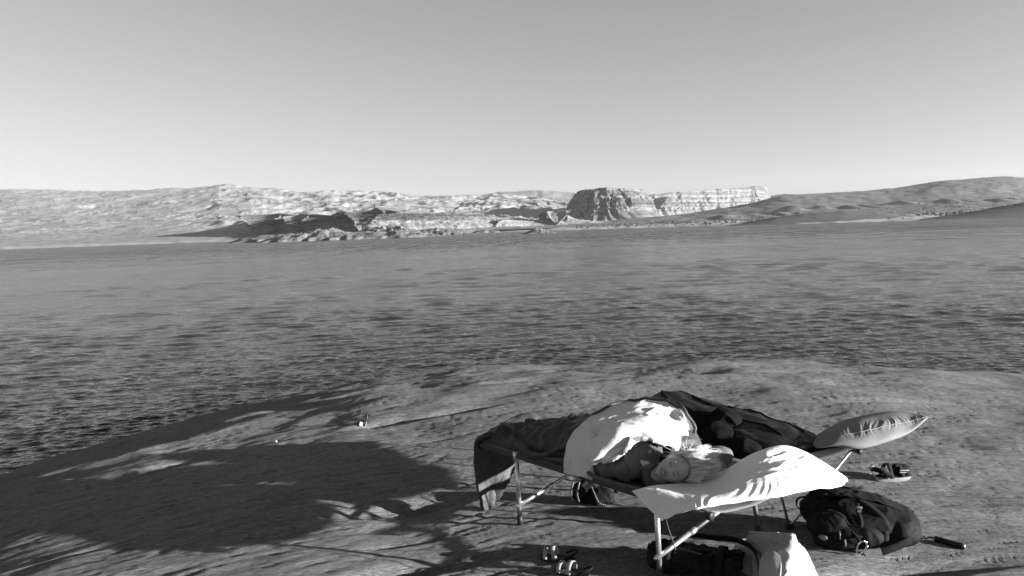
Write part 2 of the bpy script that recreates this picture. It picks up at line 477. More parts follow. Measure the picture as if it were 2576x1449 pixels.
# butte
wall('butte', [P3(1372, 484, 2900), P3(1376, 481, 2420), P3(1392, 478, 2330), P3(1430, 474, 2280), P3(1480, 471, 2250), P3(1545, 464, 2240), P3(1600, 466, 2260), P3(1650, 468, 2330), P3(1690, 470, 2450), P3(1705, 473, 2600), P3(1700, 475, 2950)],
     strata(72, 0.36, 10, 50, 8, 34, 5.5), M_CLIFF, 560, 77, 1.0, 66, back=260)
# long mesa right of the butte
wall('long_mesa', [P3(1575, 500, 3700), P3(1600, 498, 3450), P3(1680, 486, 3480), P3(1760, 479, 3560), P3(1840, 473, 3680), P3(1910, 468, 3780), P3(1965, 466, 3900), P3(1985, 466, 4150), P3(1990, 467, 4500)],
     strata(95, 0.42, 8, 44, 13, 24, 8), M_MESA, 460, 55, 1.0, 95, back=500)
wall('distant_mesa', [P3(1930, 490, 6500), P3(1970, 489, 6000), P3(2030, 486, 6000), P3(2090, 486, 6200), P3(2110, 488, 6700)],
     strata(60, 0.4, 4, 30, 17, 20, 4), M_MESA, 120, 65, 1.0, 80, back=500)
# talus hill in front of the butte
wall('talus_knoll', [P3(1330, 552, 2350), P3(1350, 546, 2050), P3(1372, 532, 1960), P3(1395, 527, 1930), P3(1420, 529, 1940), P3(1445, 540, 2000), P3(1470, 551, 2200)],
     strata(48, 0.72, 3, 8, 23, 10, 2), M_SCRUB, 200, 35, 1.0, 36, back=160)
# low cliff line between bench and butte
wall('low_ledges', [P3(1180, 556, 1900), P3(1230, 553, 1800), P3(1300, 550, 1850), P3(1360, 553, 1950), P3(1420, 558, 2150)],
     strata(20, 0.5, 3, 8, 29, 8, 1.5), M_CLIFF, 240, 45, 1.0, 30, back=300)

# -- long dark hill rising to the right
ridge3 = [(1250, 566), (1500, 556), (1700, 541), (1850, 518), (1900, 508), (1950, 494), (2000, 489), (2100, 484), (2200, 478), (2270, 470), (2310, 464), (2340, 457), (2400, 452), (2500, 445), (2545, 444), (2576, 448), (2700, 440), (3100, 450)]
def h_right(PX, X, Y):
    t = (Y - 1250) / (2300 - 1250)
    PXs = PX + 45 * fbm(X / 160, Y / 160, 2, 431) * (1 - sstep(0.85, 1.0, t))
    e = (YH(PX) - sum(interp(PXs + k, ridge3) for k in (-20, -10, 0, 10, 20)) / 5) / FPX
    z = Y * e * (0.30 * sstep(-0.15, 0.45, t) + 0.70 * sstep(0.42, 1.0, t))
    # a row of gullied knobs half way up
    kn = np.exp(-((t - 0.46) / 0.07) ** 2) * sstep(1900, 2000, PX) * (1 - 0.4 * sstep(2380, 2480, PX))
    z = z + kn * 17 * np.clip(0.25 + 1.7 * np.abs(pn(X / 62, Y / 300, 401)), 0, 1)
    kn2 = np.exp(-((t - 0.2) / 0.05) ** 2) * sstep(1640, 1720, PX) * (1 - sstep(2000, 2080, PX))
    z = z + kn2 * 12 * np.clip(0.2 + 1.7 * np.abs(pn(X / 60, Y / 200, 411)), 0, 1)
    z = z + 2.2 * fbm(X / 45, Y / 60, 4, 421) * sstep(0, 0.2, t)
    z = np.where(t > 1.0, z * (1 - 0.5 * (t - 1)), z)
    return z + 3
shelf_field('long_hill', 1250, 3100, 440, 1250, 3000, 140, h_right, M_SCRUB, 1.0)

# -- smooth hump at the water and the dark hillside at the right edge
hump = [(1790, 0), (1815, 1), (1870, 7), (1950, 17), (2050, 24), (2120, 25), (2200, 20), (2280, 11), (2340, 5), (2420, 1), (2450, 0)]
def h_hump(PX, X, Y):
    Yc = interp(PX, [(1790, 640), (2100, 640), (2450, 640)])
    z = interp(PX, hump) / FPX * Yc
    cross = np.exp(-((Y - Yc - 40) / 42.0) ** 2)
    return z * cross * 1.25 + 0.5 * fbm(X / 18, Y / 18, 4, 501) * cross - 0.6
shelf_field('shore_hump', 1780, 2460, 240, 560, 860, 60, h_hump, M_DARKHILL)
dark = [(2260, 0), (2290, 1), (2350, 8), (2430, 18), (2500, 28), (2576, 40), (2700, 56), (2850, 62), (3000, 40), (3080, 0)]
def h_dark(PX, X, Y):
    z = interp(PX, dark) / FPX * 520
    cross = sstep(470, 540, Y) * (1 - sstep(600, 760, Y))
    return z * cross + 0.5 * fbm(X / 20, Y / 20, 4, 511) * cross - 0.5
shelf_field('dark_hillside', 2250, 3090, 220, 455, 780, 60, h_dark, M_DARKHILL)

# -- slickrock islands
def island(name, pts, Yc, depth, seed, lump, npx=200, nY=60, mat=None):
    p0, p1 = pts[0][0], pts[-1][0]
    def f(PX, X, Y):
        z = interp(PX, pts) / FPX * Yc
        q = (Y - Yc) / depth + 0.25 * fbm(X / 12, Y / 30, 2, seed + 3)
        cross = np.clip(1 - q * q, 0, 1) ** 0.6
        b = billow(X / lump, Y / lump, 4, seed, 0.55)
        return z * cross * (1.30 - 0.75 * b) + 0.12 * np.sin(z * 9) * cross - 0.25 * (1 - cross) - 0.12
    return shelf_field(name, p0, p1, npx, Yc - depth * 1.3, Yc + depth * 1.3, nY, f, mat or M_ISLE)
island('island', [(573, 0), (585, 3), (610, 10), (650, 14), (720, 16), (800, 17), (900, 16), (1000, 12), (1060, 8), (1110, 3), (1135, 0)], 700, 55, 601, 26)
island('island', [(648, 0), (665, 6), (690, 11), (720, 15), (760, 18), (800, 22), (822, 24), (850, 18), (900, 15), (950, 14), (990, 16), (1010, 18), (1050, 13), (1090, 7), (1120, 2), (1140, 0)], 610, 38, 621, 14)
island('island', [(740, 0), (770, 12), (800, 22), (840, 24), (880, 12), (930, 20), (990, 26), (1010, 24), (1060, 12), (1100, 16), (1150, 10), (1200, 0)], 900, 60, 641, 20)
island('island', [(1308, 0), (1320, 3), (1335, 8), (1348, 13), (1360, 12), (1372, 6), (1390, 3), (1415, 0)], 540, 16, 661, 8, 90, 40)
island('island', [(1180, 0), (1195, 6), (1225, 8), (1250, 6), (1262, 0)], 1050, 30, 681, 14, 60, 30)

# -- desert scrub dotted over the right shore
def build_scrub():
    r = np.random.default_rng(5)
    bm = bmesh.new(); bmesh.ops.create_icosphere(bm, subdivisions=1, radius=1.0)
    bv = np.array([v.co[:] for v in bm.verts]); bf = np.array([[v.index for v in f.verts] for f in bm.faces]); bm.free()
    V = []; F = []; off = 0
    n = 1500
    px = r.uniform(1450, 2620, n); t = r.random(n) ** 0.8
    s = interp(px, shore) + 40
    Y = s + t * (1750 - s)
    X = az(px) * Y
    z = np.maximum(h_flat(px, X, Y), np.where(Y > 1250, h_right(px, X, np.maximum(Y, 1250)), -9))
    for i in range(n):
        k = r.uniform(0.7, 1.7)
        q = bv * np.array([k * r.uniform(1, 1.6), k * r.uniform(1, 1.6), k * r.uniform(0.6, 1.0)]) * (1 + 0.25 * r.normal(size=(len(bv), 1)))
        V.append(q + np.array([X[i], Y[i], z[i] + 0.3])); F.append(bf + off); off += len(bv)
    o = put('scrub', np.concatenate(V), np.concatenate(F), mat_far('dry_scrub', 0.06, 0.3, 0.5), smooth=False)
    o['kind'] = 'stuff'; o['label'] = 'dry desert scrub dotted over the right shore'; o['category'] = 'scrub'
build_scrub()
# ================================================================== camp: helpers
def onrock(x, y):
    d = ray(x, y); z = 1.35
    for _ in range(25):
        P = CAMP + d * ((CAMZ - z) / -d[2]); z = 0.5 * z + 0.5 * float(rock_z(P[0], P[1]))
    return P
def gz(x, y): return float(rock_z(x, y))
RAILZ = 1.80
CA = onz(1215, 1120, RAILZ); CB = onz(1770, 1293, RAILZ)
CD = (CB - CA) / np.linalg.norm(CB - CA)          # along the cot, foot to head
CN = np.array([-CD[1], CD[0], 0.0])               # across the cot, away from the camera
ZU = np.array([0, 0, 1.0])
def Lc(s, w, h): return CA + CD * s + CN * w + ZU * h
def pw(x, y, w):
    """where a sight line meets the upright plane w metres in from the near rail"""
    d = ray(x, y); t = np.dot(CA + CN * w - CAMP, CN) / np.dot(d, CN)
    return CAMP + d * t
def to_local(P):
    q = np.asarray(P) - CA; return q @ CD, q @ CN, q[..., 2]
def cr1(P, n, closed=False):
    """Catmull-Rom through points, n samples"""
    P = np.asarray(P, float); m = len(P)
    if closed:
        t = np.linspace(0, m, n, endpoint=False); i = np.floor(t).astype(int); f = t - i
        g = lambda k: P[(i + k) % m]
    else:
        t = np.linspace(0, m - 1, n); i = np.minimum(np.floor(t).astype(int), m - 2); f = t - i
        g = lambda k: P[np.clip(i + k, 0, m - 1)]
    f = f.reshape((-1,) + (1,) * (P.ndim - 1))
    p0, p1, p2, p3 = g(-1), g(0), g(1), g(2)
    return 0.5 * (2 * p1 + (p2 - p0) * f + (2 * p0 - 5 * p1 + 4 * p2 - p3) * f ** 2 + (3 * p1 - p0 - 3 * p2 + p3) * f ** 3)
def crgrid(C, nu, nv, closed_v=False):
    C = np.asarray(C, float)
    G = cr1(C, nu)
    return np.swapaxes(cr1(np.swapaxes(G, 0, 1), nv, closed_v), 0, 1)
def gnormals(G, closed_v=False):
    du = np.gradient(G, axis=0)
    if closed_v: dv = (np.roll(G, -1, 1) - np.roll(G, 1, 1)) / 2
    else: dv = np.gradient(G, axis=1)
    n = np.cross(du, dv); return n / (np.linalg.norm(n, axis=-1, keepdims=True) + 1e-12)
def vnoise(P, sc, seed, octv=3, gain=0.5):
    P = np.asarray(P) * np.asarray(sc)
    x, y, z = P[..., 0], P[..., 1], P[..., 2]
    return (fbm(x + 0.31 * z, y - 0.27 * z, octv, seed, gain) + fbm(y + 5.2, z + 0.2 * x, octv, seed + 3, gain) + fbm(z - 3.1, x + 9.7, octv, seed + 6, gain)) / 1.6
def folds(P, sc, seed):
    """soft ridges, as in loose cloth"""
    v = vnoise(P, sc, seed, 2); return 1 - np.minimum(np.abs(v) * 3.0, 1.0) ** 0.7
def sheet(name, G, thick, mat, parent=None, flip=False, smooth=True):
    """a cloth sheet with thickness from a grid of points"""
    nu, nv = G.shape[:2]
    n = gnormals(G) * (-1 if flip else 1)
    F1 = gridfaces(nu, nv); B = G - n * thick
    F2 = gridfaces(nu, nv, off=nu * nv)[:, ::-1]
    rim = []
    b = [(i, 0) for i in range(nu)] + [(nu - 1, j) for j in range(1, nv)] + [(i, nv - 1) for i in range(nu - 2, -1, -1)] + [(0, j) for j in range(nv - 2, 0, -1)]
    idx = [i * nv + j for i, j in b]
    for k in range(len(idx)):
        a, c = idx[k], idx[(k + 1) % len(idx)]
        rim.append((a, a + nu * nv, c + nu * nv, c))
    Fc = np.concatenate([F1, F2, np.array(rim)])
    if flip: Fc = Fc[:, ::-1]
    return put(name, np.concatenate([G.reshape(-1, 3), B.reshape(-1, 3)]), Fc, mat, parent, smooth)
def loft(name, G, mat, parent=None, flip=False):
    """closed in v, capped at both ends"""
    nu, nv = G.shape[:2]
    V = np.concatenate([G.reshape(-1, 3), G[0].mean(0)[None], G[-1].mean(0)[None]])
    F1 = [tuple(f) for f in gridfaces(nu, nv, wrapv=True)]
    a, b = nu * nv, nu * nv + 1
    for j in range(nv):
        k = (j + 1) % nv
        F1.append((a, j, k)); F1.append((b, (nu - 1) * nv + k, (nu - 1) * nv + j))
    if flip: F1 = [f[::-1] for f in F1]
    return put(name, V, F1, mat, parent)
def tube_geo(P, r, ns=8, off=0):
    P = np.asarray(P, float); m = len(P)
    r = np.broadcast_to(np.asarray(r, float), (m,))
    T = np.gradient(P, axis=0); T /= np.linalg.norm(T, axis=1, keepdims=True) + 1e-12
    ref = np.array([0, 0, 1.0]) if abs(T[0][2]) < 0.9 else np.array([1.0, 0, 0])
    V = []
    for i in range(m):
        a = np.cross(T[i], ref); a /= np.linalg.norm(a) + 1e-12; b = np.cross(T[i], a)
        ref = -np.cross(T[i], a) if False else ref
        th = np.arange(ns) * 2 * pi / ns
        V.append(P[i] + r[i] * (np.cos(th)[:, None] * a + np.sin(th)[:, None] * b))
    V = np.concatenate(V + [P[:1], P[-1:]])
    F = [tuple(f) for f in gridfaces(m, ns, wrapv=True)]
    a, b = m * ns, m * ns + 1
    for j in range(ns):
        k = (j + 1) % ns
        F.append((a, j, k)); F.append((b, (m - 1) * ns + k, (m - 1) * ns + j))
    return V, [tuple(i + off for i in f) for f in F]
def tube(name, P, r, mat, parent=None, ns=10, smooth=True):
    V, F = tube_geo(P, r, ns)
    o = put(name, V, F, mat, parent, smooth)
    return o
def tubes(name, specs, mat, parent=None, ns=8):
    V = []; F = []; off = 0
    for P, r in specs:
        v, f = tube_geo(P, r, ns, off); V.append(v); F += f; off += len(v)
    return put(name, np.concatenate(V), F, mat, parent)
def boxgeo(bm, c, ax, ay, az_, sx, sy, sz, bev=0.0):
    r = bmesh.ops.create_cube(bm, size=1.0)
    for v in r['verts']:
        v.co = Vector(c) + Vector(ax) * v.co.x * sx + Vector(ay) * v.co.y * sy + Vector(az_) * v.co.z * sz
    if bev:
        es = list({e for v in r['verts'] for e in v.link_edges})
        bmesh.ops.bevel(bm, geom=es, offset=bev, segments=2, affect='EDGES', profile=0.6)
def frombm(name, bm, mat, parent=None, smooth=True):
    bmesh.ops.recalc_face_normals(bm, faces=bm.faces)
    V = [v.co.copy() for v in bm.verts]; bm.verts.index_update()
    F = [[v.index for v in f.verts] for f in bm.faces]
    bm.free()
    return put(name, V, F, mat, parent, smooth)
def box(name, c, ax, ay, az_, sx, sy, sz, mat, parent=None, bev=0.0):
    bm = bmesh.new(); boxgeo(bm, c, ax, ay, az_, sx, sy, sz, bev)
    return frombm(name, bm, mat, parent, smooth=bev > 0)
def remesh(parts, voxel, smooth_it=4):
    """parts: list of (verts, faces) closed lumps -> one continuous skin (verts, faces)"""
    V = []; F = []; off = 0
    for v, f in parts:
        V.append(np.asarray(v)); F += [tuple(i + off for i in q) for q in f]; off += len(v)
    me = bpy.data.meshes.new('tmp'); me.from_pydata([tuple(map(float, v)) for v in np.concatenate(V)], [], F); me.update()
    o = bpy.data.objects.new('tmp', me); COL.objects.link(o)
    md = o.modifiers.new('r', 'REMESH'); md.mode = 'VOXEL'; md.voxel_size = voxel
    if smooth_it:
        sm = o.modifiers.new('s', 'SMOOTH'); sm.iterations = smooth_it; sm.factor = 0.5
    dg = bpy.context.evaluated_depsgraph_get(); dg.update()
    e = bpy.data.meshes.new_from_object(o.evaluated_get(dg))
    n = len(e.vertices); v = np.zeros(n * 3); e.vertices.foreach_get('co', v)
    nr = np.zeros(n * 3); e.vertices.foreach_get('normal', nr)
    f = [tuple(p.vertices) for p in e.polygons]
    bpy.data.objects.remove(o); bpy.data.meshes.remove(me); bpy.data.meshes.remove(e)
    return v.reshape(-1, 3), nr.reshape(-1, 3), f
def ellipsoid(c, ax, rad, nu=24, nv=16):
    """ax: three unit axes (rows)"""
    th = np.linspace(0, pi, nv + 1)[1:-1]; ph = np.arange(nu) * 2 * pi / nu
    T, Pp = np.meshgrid(th, ph, indexing='ij')
    q = np.stack([np.sin(T) * np.cos(Pp) * rad[0], np.sin(T) * np.sin(Pp) * rad[1], np.cos(T) * rad[2]], -1)
    V = q.reshape(-1, 3) @ np.asarray(ax, float) + np.asarray(c)
    n = (nv - 1) * nu
    top = np.asarray(c) + np.asarray(ax[2]) * rad[2]; bot = np.asarray(c) - np.asarray(ax[2]) * rad[2]
    V = np.concatenate([V, top[None], bot[None]])
    F = [tuple(f) for f in gridfaces(nv - 1, nu, wrapv=True)]
    for j in range(nu):
        k = (j + 1) % nu
        F.append((n, j, k)); F.append((n + 1, (nv - 2) * nu + k, (nv - 2) * nu + j))
    return V, F
LOCAL = np.stack([CD, CN, ZU])
def limb(P, R, ns=14, n=24):
    P = cr1(P, n); R = np.interp(np.linspace(0, 1, n), np.linspace(0, 1, len(R)), R)
    # rounded ends
    v, f = tube_geo(P, R, ns)
    a = ellipsoid(P[0], np.eye(3), (R[0],) * 3, 14, 10); b = ellipsoid(P[-1], np.eye(3), (R[-1],) * 3, 14, 10)
    return [(v, f), a, b]

# materials of the camp
M_ALU = simple('brushed_aluminium', 0.55, 0.35, 0.1, 60, 0.1, 0.001, 200, 0.5, 0.85)
M_ALU_DARK = simple('dark_metal', 0.10, 0.4, 0.15, 60, 0, 0, 0, 0.5, 0.6)
M_BLACK = simple('black_plastic', 0.012, 0.55, 0.2, 60)
M_DECK = simple('cot_canvas', 0.10, 0.9, 0.15, 80, 0.4, 0.001, 900)
M_DECK2 = simple('dark_cot_canvas', 0.05, 0.9, 0.15, 80, 0.4, 0.001, 900)
M_SHELL = simple('dark_nylon_shell', 0.031, 0.6, 0.2, 9, 0.5, 0.006, 60, 0.35)
M_BAGBLACK = simple('black_nylon', 0.006, 0.55, 0.3, 12, 0.4, 0.004, 70, 0.3)
M_FLEECE = simple('black_fleece', 0.007, 1.0, 0.4, 40, 0.8, 0.004, 250, 0.05)
M_LINING = simple('white_lining', 0.52, 0.85, 0.04, 10, 0.25, 0.006, 45, 0.2)
M_WHITE = simple('white_cotton', 0.62, 0.85, 0.03, 10, 0.25, 0.004, 60, 0.2)
M_GREYP = simple('grey_cotton', 0.155, 0.85, 0.05, 14, 0.3, 0.004, 70, 0.2)
M_HOOD = simple('grey_sweatshirt', 0.075, 0.95, 0.12, 120, 0.6, 0.0015, 700, 0.1)
M_GREYC = simple('grey_fleece', 0.11, 0.95, 0.1, 60, 0.4, 0.002, 400, 0.1)
M_SKIN = simple('skin', 0.30, 0.55, 0.06, 25, 0.15, 0.001, 400, 0.4)
M_LIP = simple('lip', 0.16, 0.5, 0.1, 60)
M_TEETH = simple('teeth', 0.7, 0.35, 0.03, 60)
M_MOUTH = simple('mouth_shadow', 0.02, 0.7, 0.1, 60)
M_LASH = simple('lash', 0.025, 0.7, 0.1, 60)
M_HAIR = simple('blond_hair', 0.6, 0.45, 0.35, 60, 0, 0, 0, 0.5)
M_HAIRD = simple('hair_under', 0.22, 0.6, 0.35, 60, 0.5, 0.004, 200, 0.3)
M_PACK = simple('pack_nylon', 0.006, 0.75, 0.35, 25, 0.5, 0.003, 120, 0.12)
M_PACK2 = simple('pack_panel', 0.008, 0.8, 0.25, 60, 0.6, 0.002, 600, 0.12)
M_WEB = simple('black_webbing', 0.007, 0.8, 0.2, 200, 0.6, 0.001, 900, 0.12)
M_TARP = simple('pale_tarpaulin', 0.25, 0.6, 0.06, 8, 0.25, 0.006, 30, 0.35)
M_PALE = simple('pale_cloth', 0.42, 0.85, 0.06, 12, 0.4, 0.006, 60)
M_SOLE = simple('rubber_sole', 0.17, 0.9, 0.15, 50, 0.4, 0.002, 200)
M_STRAP = simple('pale_strap', 0.22, 0.8, 0.1, 80)
M_STEEL = simple('steel', 0.6, 0.22, 0.05, 60, 0, 0, 0, 0.5, 1.0)
M_PATCH = simple('pale_patch', 0.16, 0.8, 0.1, 60)
M_LITTER = simple('litter', 0.3, 0.7, 0.1, 60)

# ================================================================== near cot
CW = 0.86; CLEN = 1.93
def hgt_at(s, w):
    P = Lc(s, w, 0); return gz(P[0], P[1]) - RAILZ
def build_cot():
    root = empty('camp_cot', tuple(Lc(0.95, CW / 2, hgt_at(0.95, CW / 2))))
    nu, nv = 60, 26
    s = np.linspace(0.0, CLEN, nu); w = np.linspace(-0.008, CW + 0.008, nv)
    S, W_ = np.meshgrid(s, w, indexing='ij')
    t = W_ / CW; e = S / CLEN
    sag = 4 * t * (1 - t) * (0.035 + 0.035 * np.exp(-((e - 0.85) / 0.25) ** 2)) + 0.006 * pn(S * 6, W_ * 6, 3)
    G = CA + S[..., None] * CD + W_[..., None] * CN + (0.022 - np.clip(sag, -0.01, 1))[..., None] * ZU
    sheet('sling', G, 0.006, M_DECK, root)
    for w0 in (0.0, CW):
        r = tube('rail', [Lc(x, w0, 0) for x in np.linspace(-0.02, CLEN, 12)], 0.021, M_DECK2, root, 14)
        for x0, x1 in ((-0.035, -0.018), (CLEN - 0.004, CLEN + 0.016)):
            tube('end_cap', [Lc(x0, w0, 0), Lc(x1, w0, 0)], 0.024, M_BLACK, r, 12)
    for s0 in (0.37, 1.575):
        for w0, w1 in ((0.0, 0.0), (CW, CW + 0.07)):
            hb = hgt_at(s0, w1)
            ds = 0.012
            lg = tube('leg', [Lc(s0, w0, 0.0), Lc(s0 + ds, w1, hb + 0.06)], 0.0150, M_ALU, root, 12)
            tube('foot', [Lc(s0 + ds, w1, hb + 0.062), Lc(s0 + ds, w1, hb - 0.004)], 0.018, M_BLACK, lg, 12)
            tube('collar', [Lc(s0 + 0.000, w0, 0.026), Lc(s0 + 0.001, w0, -0.03)], 0.0245, M_ALU, lg, 12)
        b0 = Lc(s0 + 0.015, -0.018, hgt_at(s0, 0) + 0.13); b1 = Lc(s0 + 0.015, CW + 0.01, -0.13)
        f = lambda k: b0 + (b1 - b0) * k
        br = tube('brace', [f(-0.01), f(0.36)], 0.0140, M_ALU, root, 12)
        tube('brace', [f(0.34), f(1.0)], 0.0125, M_ALU, root, 12)
        tube('joint', [f(0.315), f(0.345), f(0.375)], [0.015, 0.019, 0.015], M_ALU, br, 12)
        tube('rivet', [f(0.005) - CN * 0.03, f(0.005) + CN * 0.03], 0.008, M_STEEL, br, 8)
    tube('spreader', [Lc(1.60, 0.40, -0.17), Lc(1.60, CW + 0.02, -0.17)], 0.011, M_ALU, root, 10)
    # loose cord at the head end
    c = cr1([Lc(1.60, 0.02, -0.03), Lc(1.66, -0.005, -0.14), Lc(1.70, 0.0, -0.24), Lc(1.695, 0.0, -0.27)], 14)
    tube('cord', c, 0.004, M_BLACK, root, 6)
    tag(root, 'near camp cot with silver tube legs and canvas deck under the sleeper', 'cot', 'folding camp cots')
build_cot()

# ================================================================== far cot (thin rods)
E0 = onz(2150, 1133, RAILZ - 0.03); WD = np.array([0.90, 0.436, 0]); LD = np.array([-0.436, 0.90, 0])
def L2(s, w, h):      # s from the head end, w from the right rail to the left
    return E0 + LD * s - WD * w + ZU * h
def g2(s, w):
    P = L2(s, w, 0); return gz(P[0], P[1]) - E0[2]
def build_cot2():
    root = empty('camp_cot', tuple(L2(0.9, 0.34, g2(0.9, 0.34))))
    S, W_ = np.meshgrid(np.linspace(0, 1.70, 40), np.linspace(0, 0.68, 16), indexing='ij')
    t = W_ / 0.68
    G = E0 + S[..., None] * LD - W_[..., None] * WD + (0.012 - 0.12 * t * (1 - t))[..., None] * ZU
    sheet('sling', G, 0.005, M_DECK2, root, flip=True)
    for w0 in (0, 0.68):
        r = tube('rail', [L2(x, w0, 0) for x in np.linspace(-0.03, 1.71, 10)], 0.014, M_ALU_DARK, root, 10)
        tube('end_cap', [L2(-0.05, w0, 0), L2(-0.028, w0, 0)], 0.018, M_BLACK, r, 10)
    for s0 in (0.03, 0.85, 1.62):
        gr = g2(s0, 0.52)
        foot = L2(s0, 0.55, gr + 0.015)
        for top in (L2(s0, 0.0, -0.01), L2(s0, 0.68, -0.01)):
            m = foot + (top - foot) * 0.55
            lg = tube('leg', [foot, m, top], 0.0085, M_ALU if top is not None else M_ALU, root, 10)
            tube('ferrule', [foot + (top - foot) * 0.53, foot + (top - foot) * 0.57], 0.0115, M_STEEL, lg, 10)
        box('foot', tuple(foot), WD, LD, ZU, 0.05, 0.035, 0.035, M_BLACK, root, 0.006)
    tag(root, 'far camp cot on thin rod legs carrying the black sleeping bag', 'cot', 'folding camp cots')
build_cot2()

# ================================================================== sleeping bag of the sleeper
def build_bag():
    root = empty('sleeping_bag', tuple(Lc(0.6, 0.4, 0.03)))
    # dark shell: lofted over legs and hips
    rings = [(-0.05, 0.33, 0.30, 0.07), (0.00, 0.34, 0.34, 0.135), (0.10, 0.34, 0.34, 0.165), (0.20, 0.34, 0.33, 0.125), (0.32, 0.36, 0.33, 0.145), (0.48, 0.37, 0.33, 0.185), (0.66, 0.40, 0.34, 0.23), (0.80, 0.43, 0.35, 0.265), (0.92, 0.47, 0.32, 0.275), (1.05, 0.50, 0.28, 0.29), (1.18, 0.52, 0.25, 0.29), (1.32, 0.54, 0.22, 0.24), (1.40, 0.47, 0.20, 0.20)]
    nv = 130; nu = 170
    th = np.arange(nv) * 2 * pi / nv
    C = []
    for (s, wc, hw, H) in rings:
        c, q = np.cos(th), np.sin(th)
        w = wc - hw * np.sign(c) * np.abs(c) ** 0.85
        h = np.where(q > 0, H * np.abs(q) ** 0.85, 0.02 * q) + 0.012
        C.append(np.stack([np.full(nv, s), w, h], -1))
    G = cr1(np.array(C), nu)
    top = np.clip(np.sin(th), 0, 1)[None, :]
    S, W_, H = G[..., 0], G[..., 1], G[..., 2]
    loose = top ** 0.5
    q = np.stack([S, W_, H], -1)
    f1 = folds(q, (3.0, 5.0, 5.0), 11) * 0.030 + folds(q, (9, 5.0, 6.0), 21) * 0.014 + 0.006 * vnoise(q, (22, 22, 22), 31)
    # stitched baffles across the shell
    baf = np.abs(np.sin(pi * (S + 0.05 * pn(W_ * 5, S, 8)) / 0.17)) ** 0.5 * 0.014
    # fold hanging over the near rail
    G = CA + S[..., None] * CD + W_[..., None] * CN + H[..., None] * ZU
    n = gnormals(G, True)
    sgn = np.sign((n[nu // 2, nv // 4] @ ZU))
    G = G + n * sgn * ((f1 + baf - 0.022) * loose * (1 - 0.85 * sstep(0.6, 0.8, S)) - 0.012 * sstep(0.7, 0.85, S))[..., None]
    loft('shell', G, M_SHELL, root, flip=sgn < 0)
    # zip edge rolls along the near side
    for (pts, r) in (([(1290, 1105, .02), (1320, 1135, -.005), (1370, 1152, -.02), (1420, 1160, -.02), (1450, 1172, -.01)], 0.016),
                     ([(1300, 1120, .0), (1345, 1146, -.02), (1385, 1140, -.01), (1410, 1128, .02), (1440, 1120, .05)], 0.018),
                     ([(1262, 1066, .12), (1290, 1078, .08), (1295, 1105, .03), (1330, 1130, .0)], 0.014)):
        P = cr1([pw(*p) for p in pts], 26)
        P += 0.006 * np.stack([vnoise(P, 14, 5), vnoise(P, 14, 6), vnoise(P, 14, 7)], -1)
        tube('hem', P, r * (1 + 0.3 * np.sin(np.linspace(0, 9, 26))), M_SHELL, root, 10)
    # foot end draped down to the rock
    cols = [-0.03, 0.04, 0.11, 0.19, 0.27, 0.35]
    gr = hgt_at(-0.05, 0.2)
    rows = []
    for (h, s, pinch) in ((0.10, 0.06, 0.0), (0.03, -0.045, 0.0), (-0.10, -0.06, 0.05), (-0.24, -0.05, 0.2), (-0.36, -0.035, 0.42), (gr + 0.01, -0.03, 0.6)):
        rows.append([(s + 0.02 * math.sin(9 * w + 5 * h), w * (1 - pinch), h + (0.05 if h < -0.3 else 0) * (w > 0.2)) for w in cols])
    G = crgrid(np.array(rows), 70, 60)
    S, W_, H = G[..., 0], G[..., 1], G[..., 2]
    q = np.stack([S, W_, H], -1)
    S = S - 0.020 * folds(q, (4, 7, 2.5), 41) - 0.008 * vnoise(q, (14, 14, 14), 51)
    G = CA + S[..., None] * CD + W_[..., None] * CN + H[..., None] * ZU
    sheet('draped_foot', G, 0.035, M_SHELL, root, flip=True)
    # white lining folded back over the sleeper's side
    cols = [
        [(1431, 1190, -.035), (1452, 1193, -.055), (1470, 1197, -.05), (1484, 1204, -.015)],
        [(1436, 1150, -.015), (1458, 1153, -.045), (1480, 1160, -.04), (1500, 1172, .01)],
        [(1446, 1115, .03), (1474, 1122, -.015), (1505, 1132, -.02), (1528, 1142, .03)],
        [(1474, 1084, .12), (1510, 1090, .06), (1545, 1103, .03), (1562, 1118, .08)],
        [(1512, 1048, .33), (1552, 1056, .24), (1588, 1074, .14), (1602, 1104, .12)],
        [(1560, 1016, .50), (1602, 1030, .37), (1628, 1060, .23), (1634, 1098, .16)],
        [(1620, 1004, .60), (1645, 1024, .46), (1656, 1060, .31), (1658, 1100, .20)],
        [(1680, 1008, .66), (1688, 1032, .52), (1682, 1070, .37), (1676, 1108, .26)],
        [(1722, 1032, .62), (1716, 1052, .52), (1702, 1084, .40), (1690, 1118, .30)],
        [(1738, 1066, .63), (1727, 1080, .54), (1712, 1100, .44), (1698, 1126, .35)],
        [(1728, 1112, .60), (1719, 1116, .53), (1709, 1122, .46), (1700, 1132, .39)]]
    C = np.array([[pw(*p) for p in c] for c in cols])
    G = crgrid(C, 190, 80)
    n = gnormals(G)
    if np.mean(n @ (CAMP - Lc(1.1, .2, .2))) < 0: n = -n; fl = True
    else: fl = False
    u = np.linspace(0, 1, 190)[:, None] * np.ones((1, 80)); v = np.ones((190, 1)) * np.linspace(0, 1, 80)[None]
    l = np.stack(to_local(G), -1)
    disp = 0.012 + 0.045 * folds(l, (4.5, 4.5, 3.0), 61) * sstep(0.45, 0.8, u) + 0.012 * (1 - sstep(0.3, 0.45, u)) + 0.007 * folds(l, (6, 6, 6), 71) + 0.0015 * vnoise(l, (26, 26, 26), 81)
    quilt = 0.020 * np.minimum(np.abs(np.sin(pi * (v * 2.1 + 0.25 * np.sin(u * 5)))), 0.8) * sstep(0.0, 0.2, u) * (1 - sstep(0.55, 0.75, u))
    hemr = 0.012 * np.exp(-(v / 0.05) ** 2)
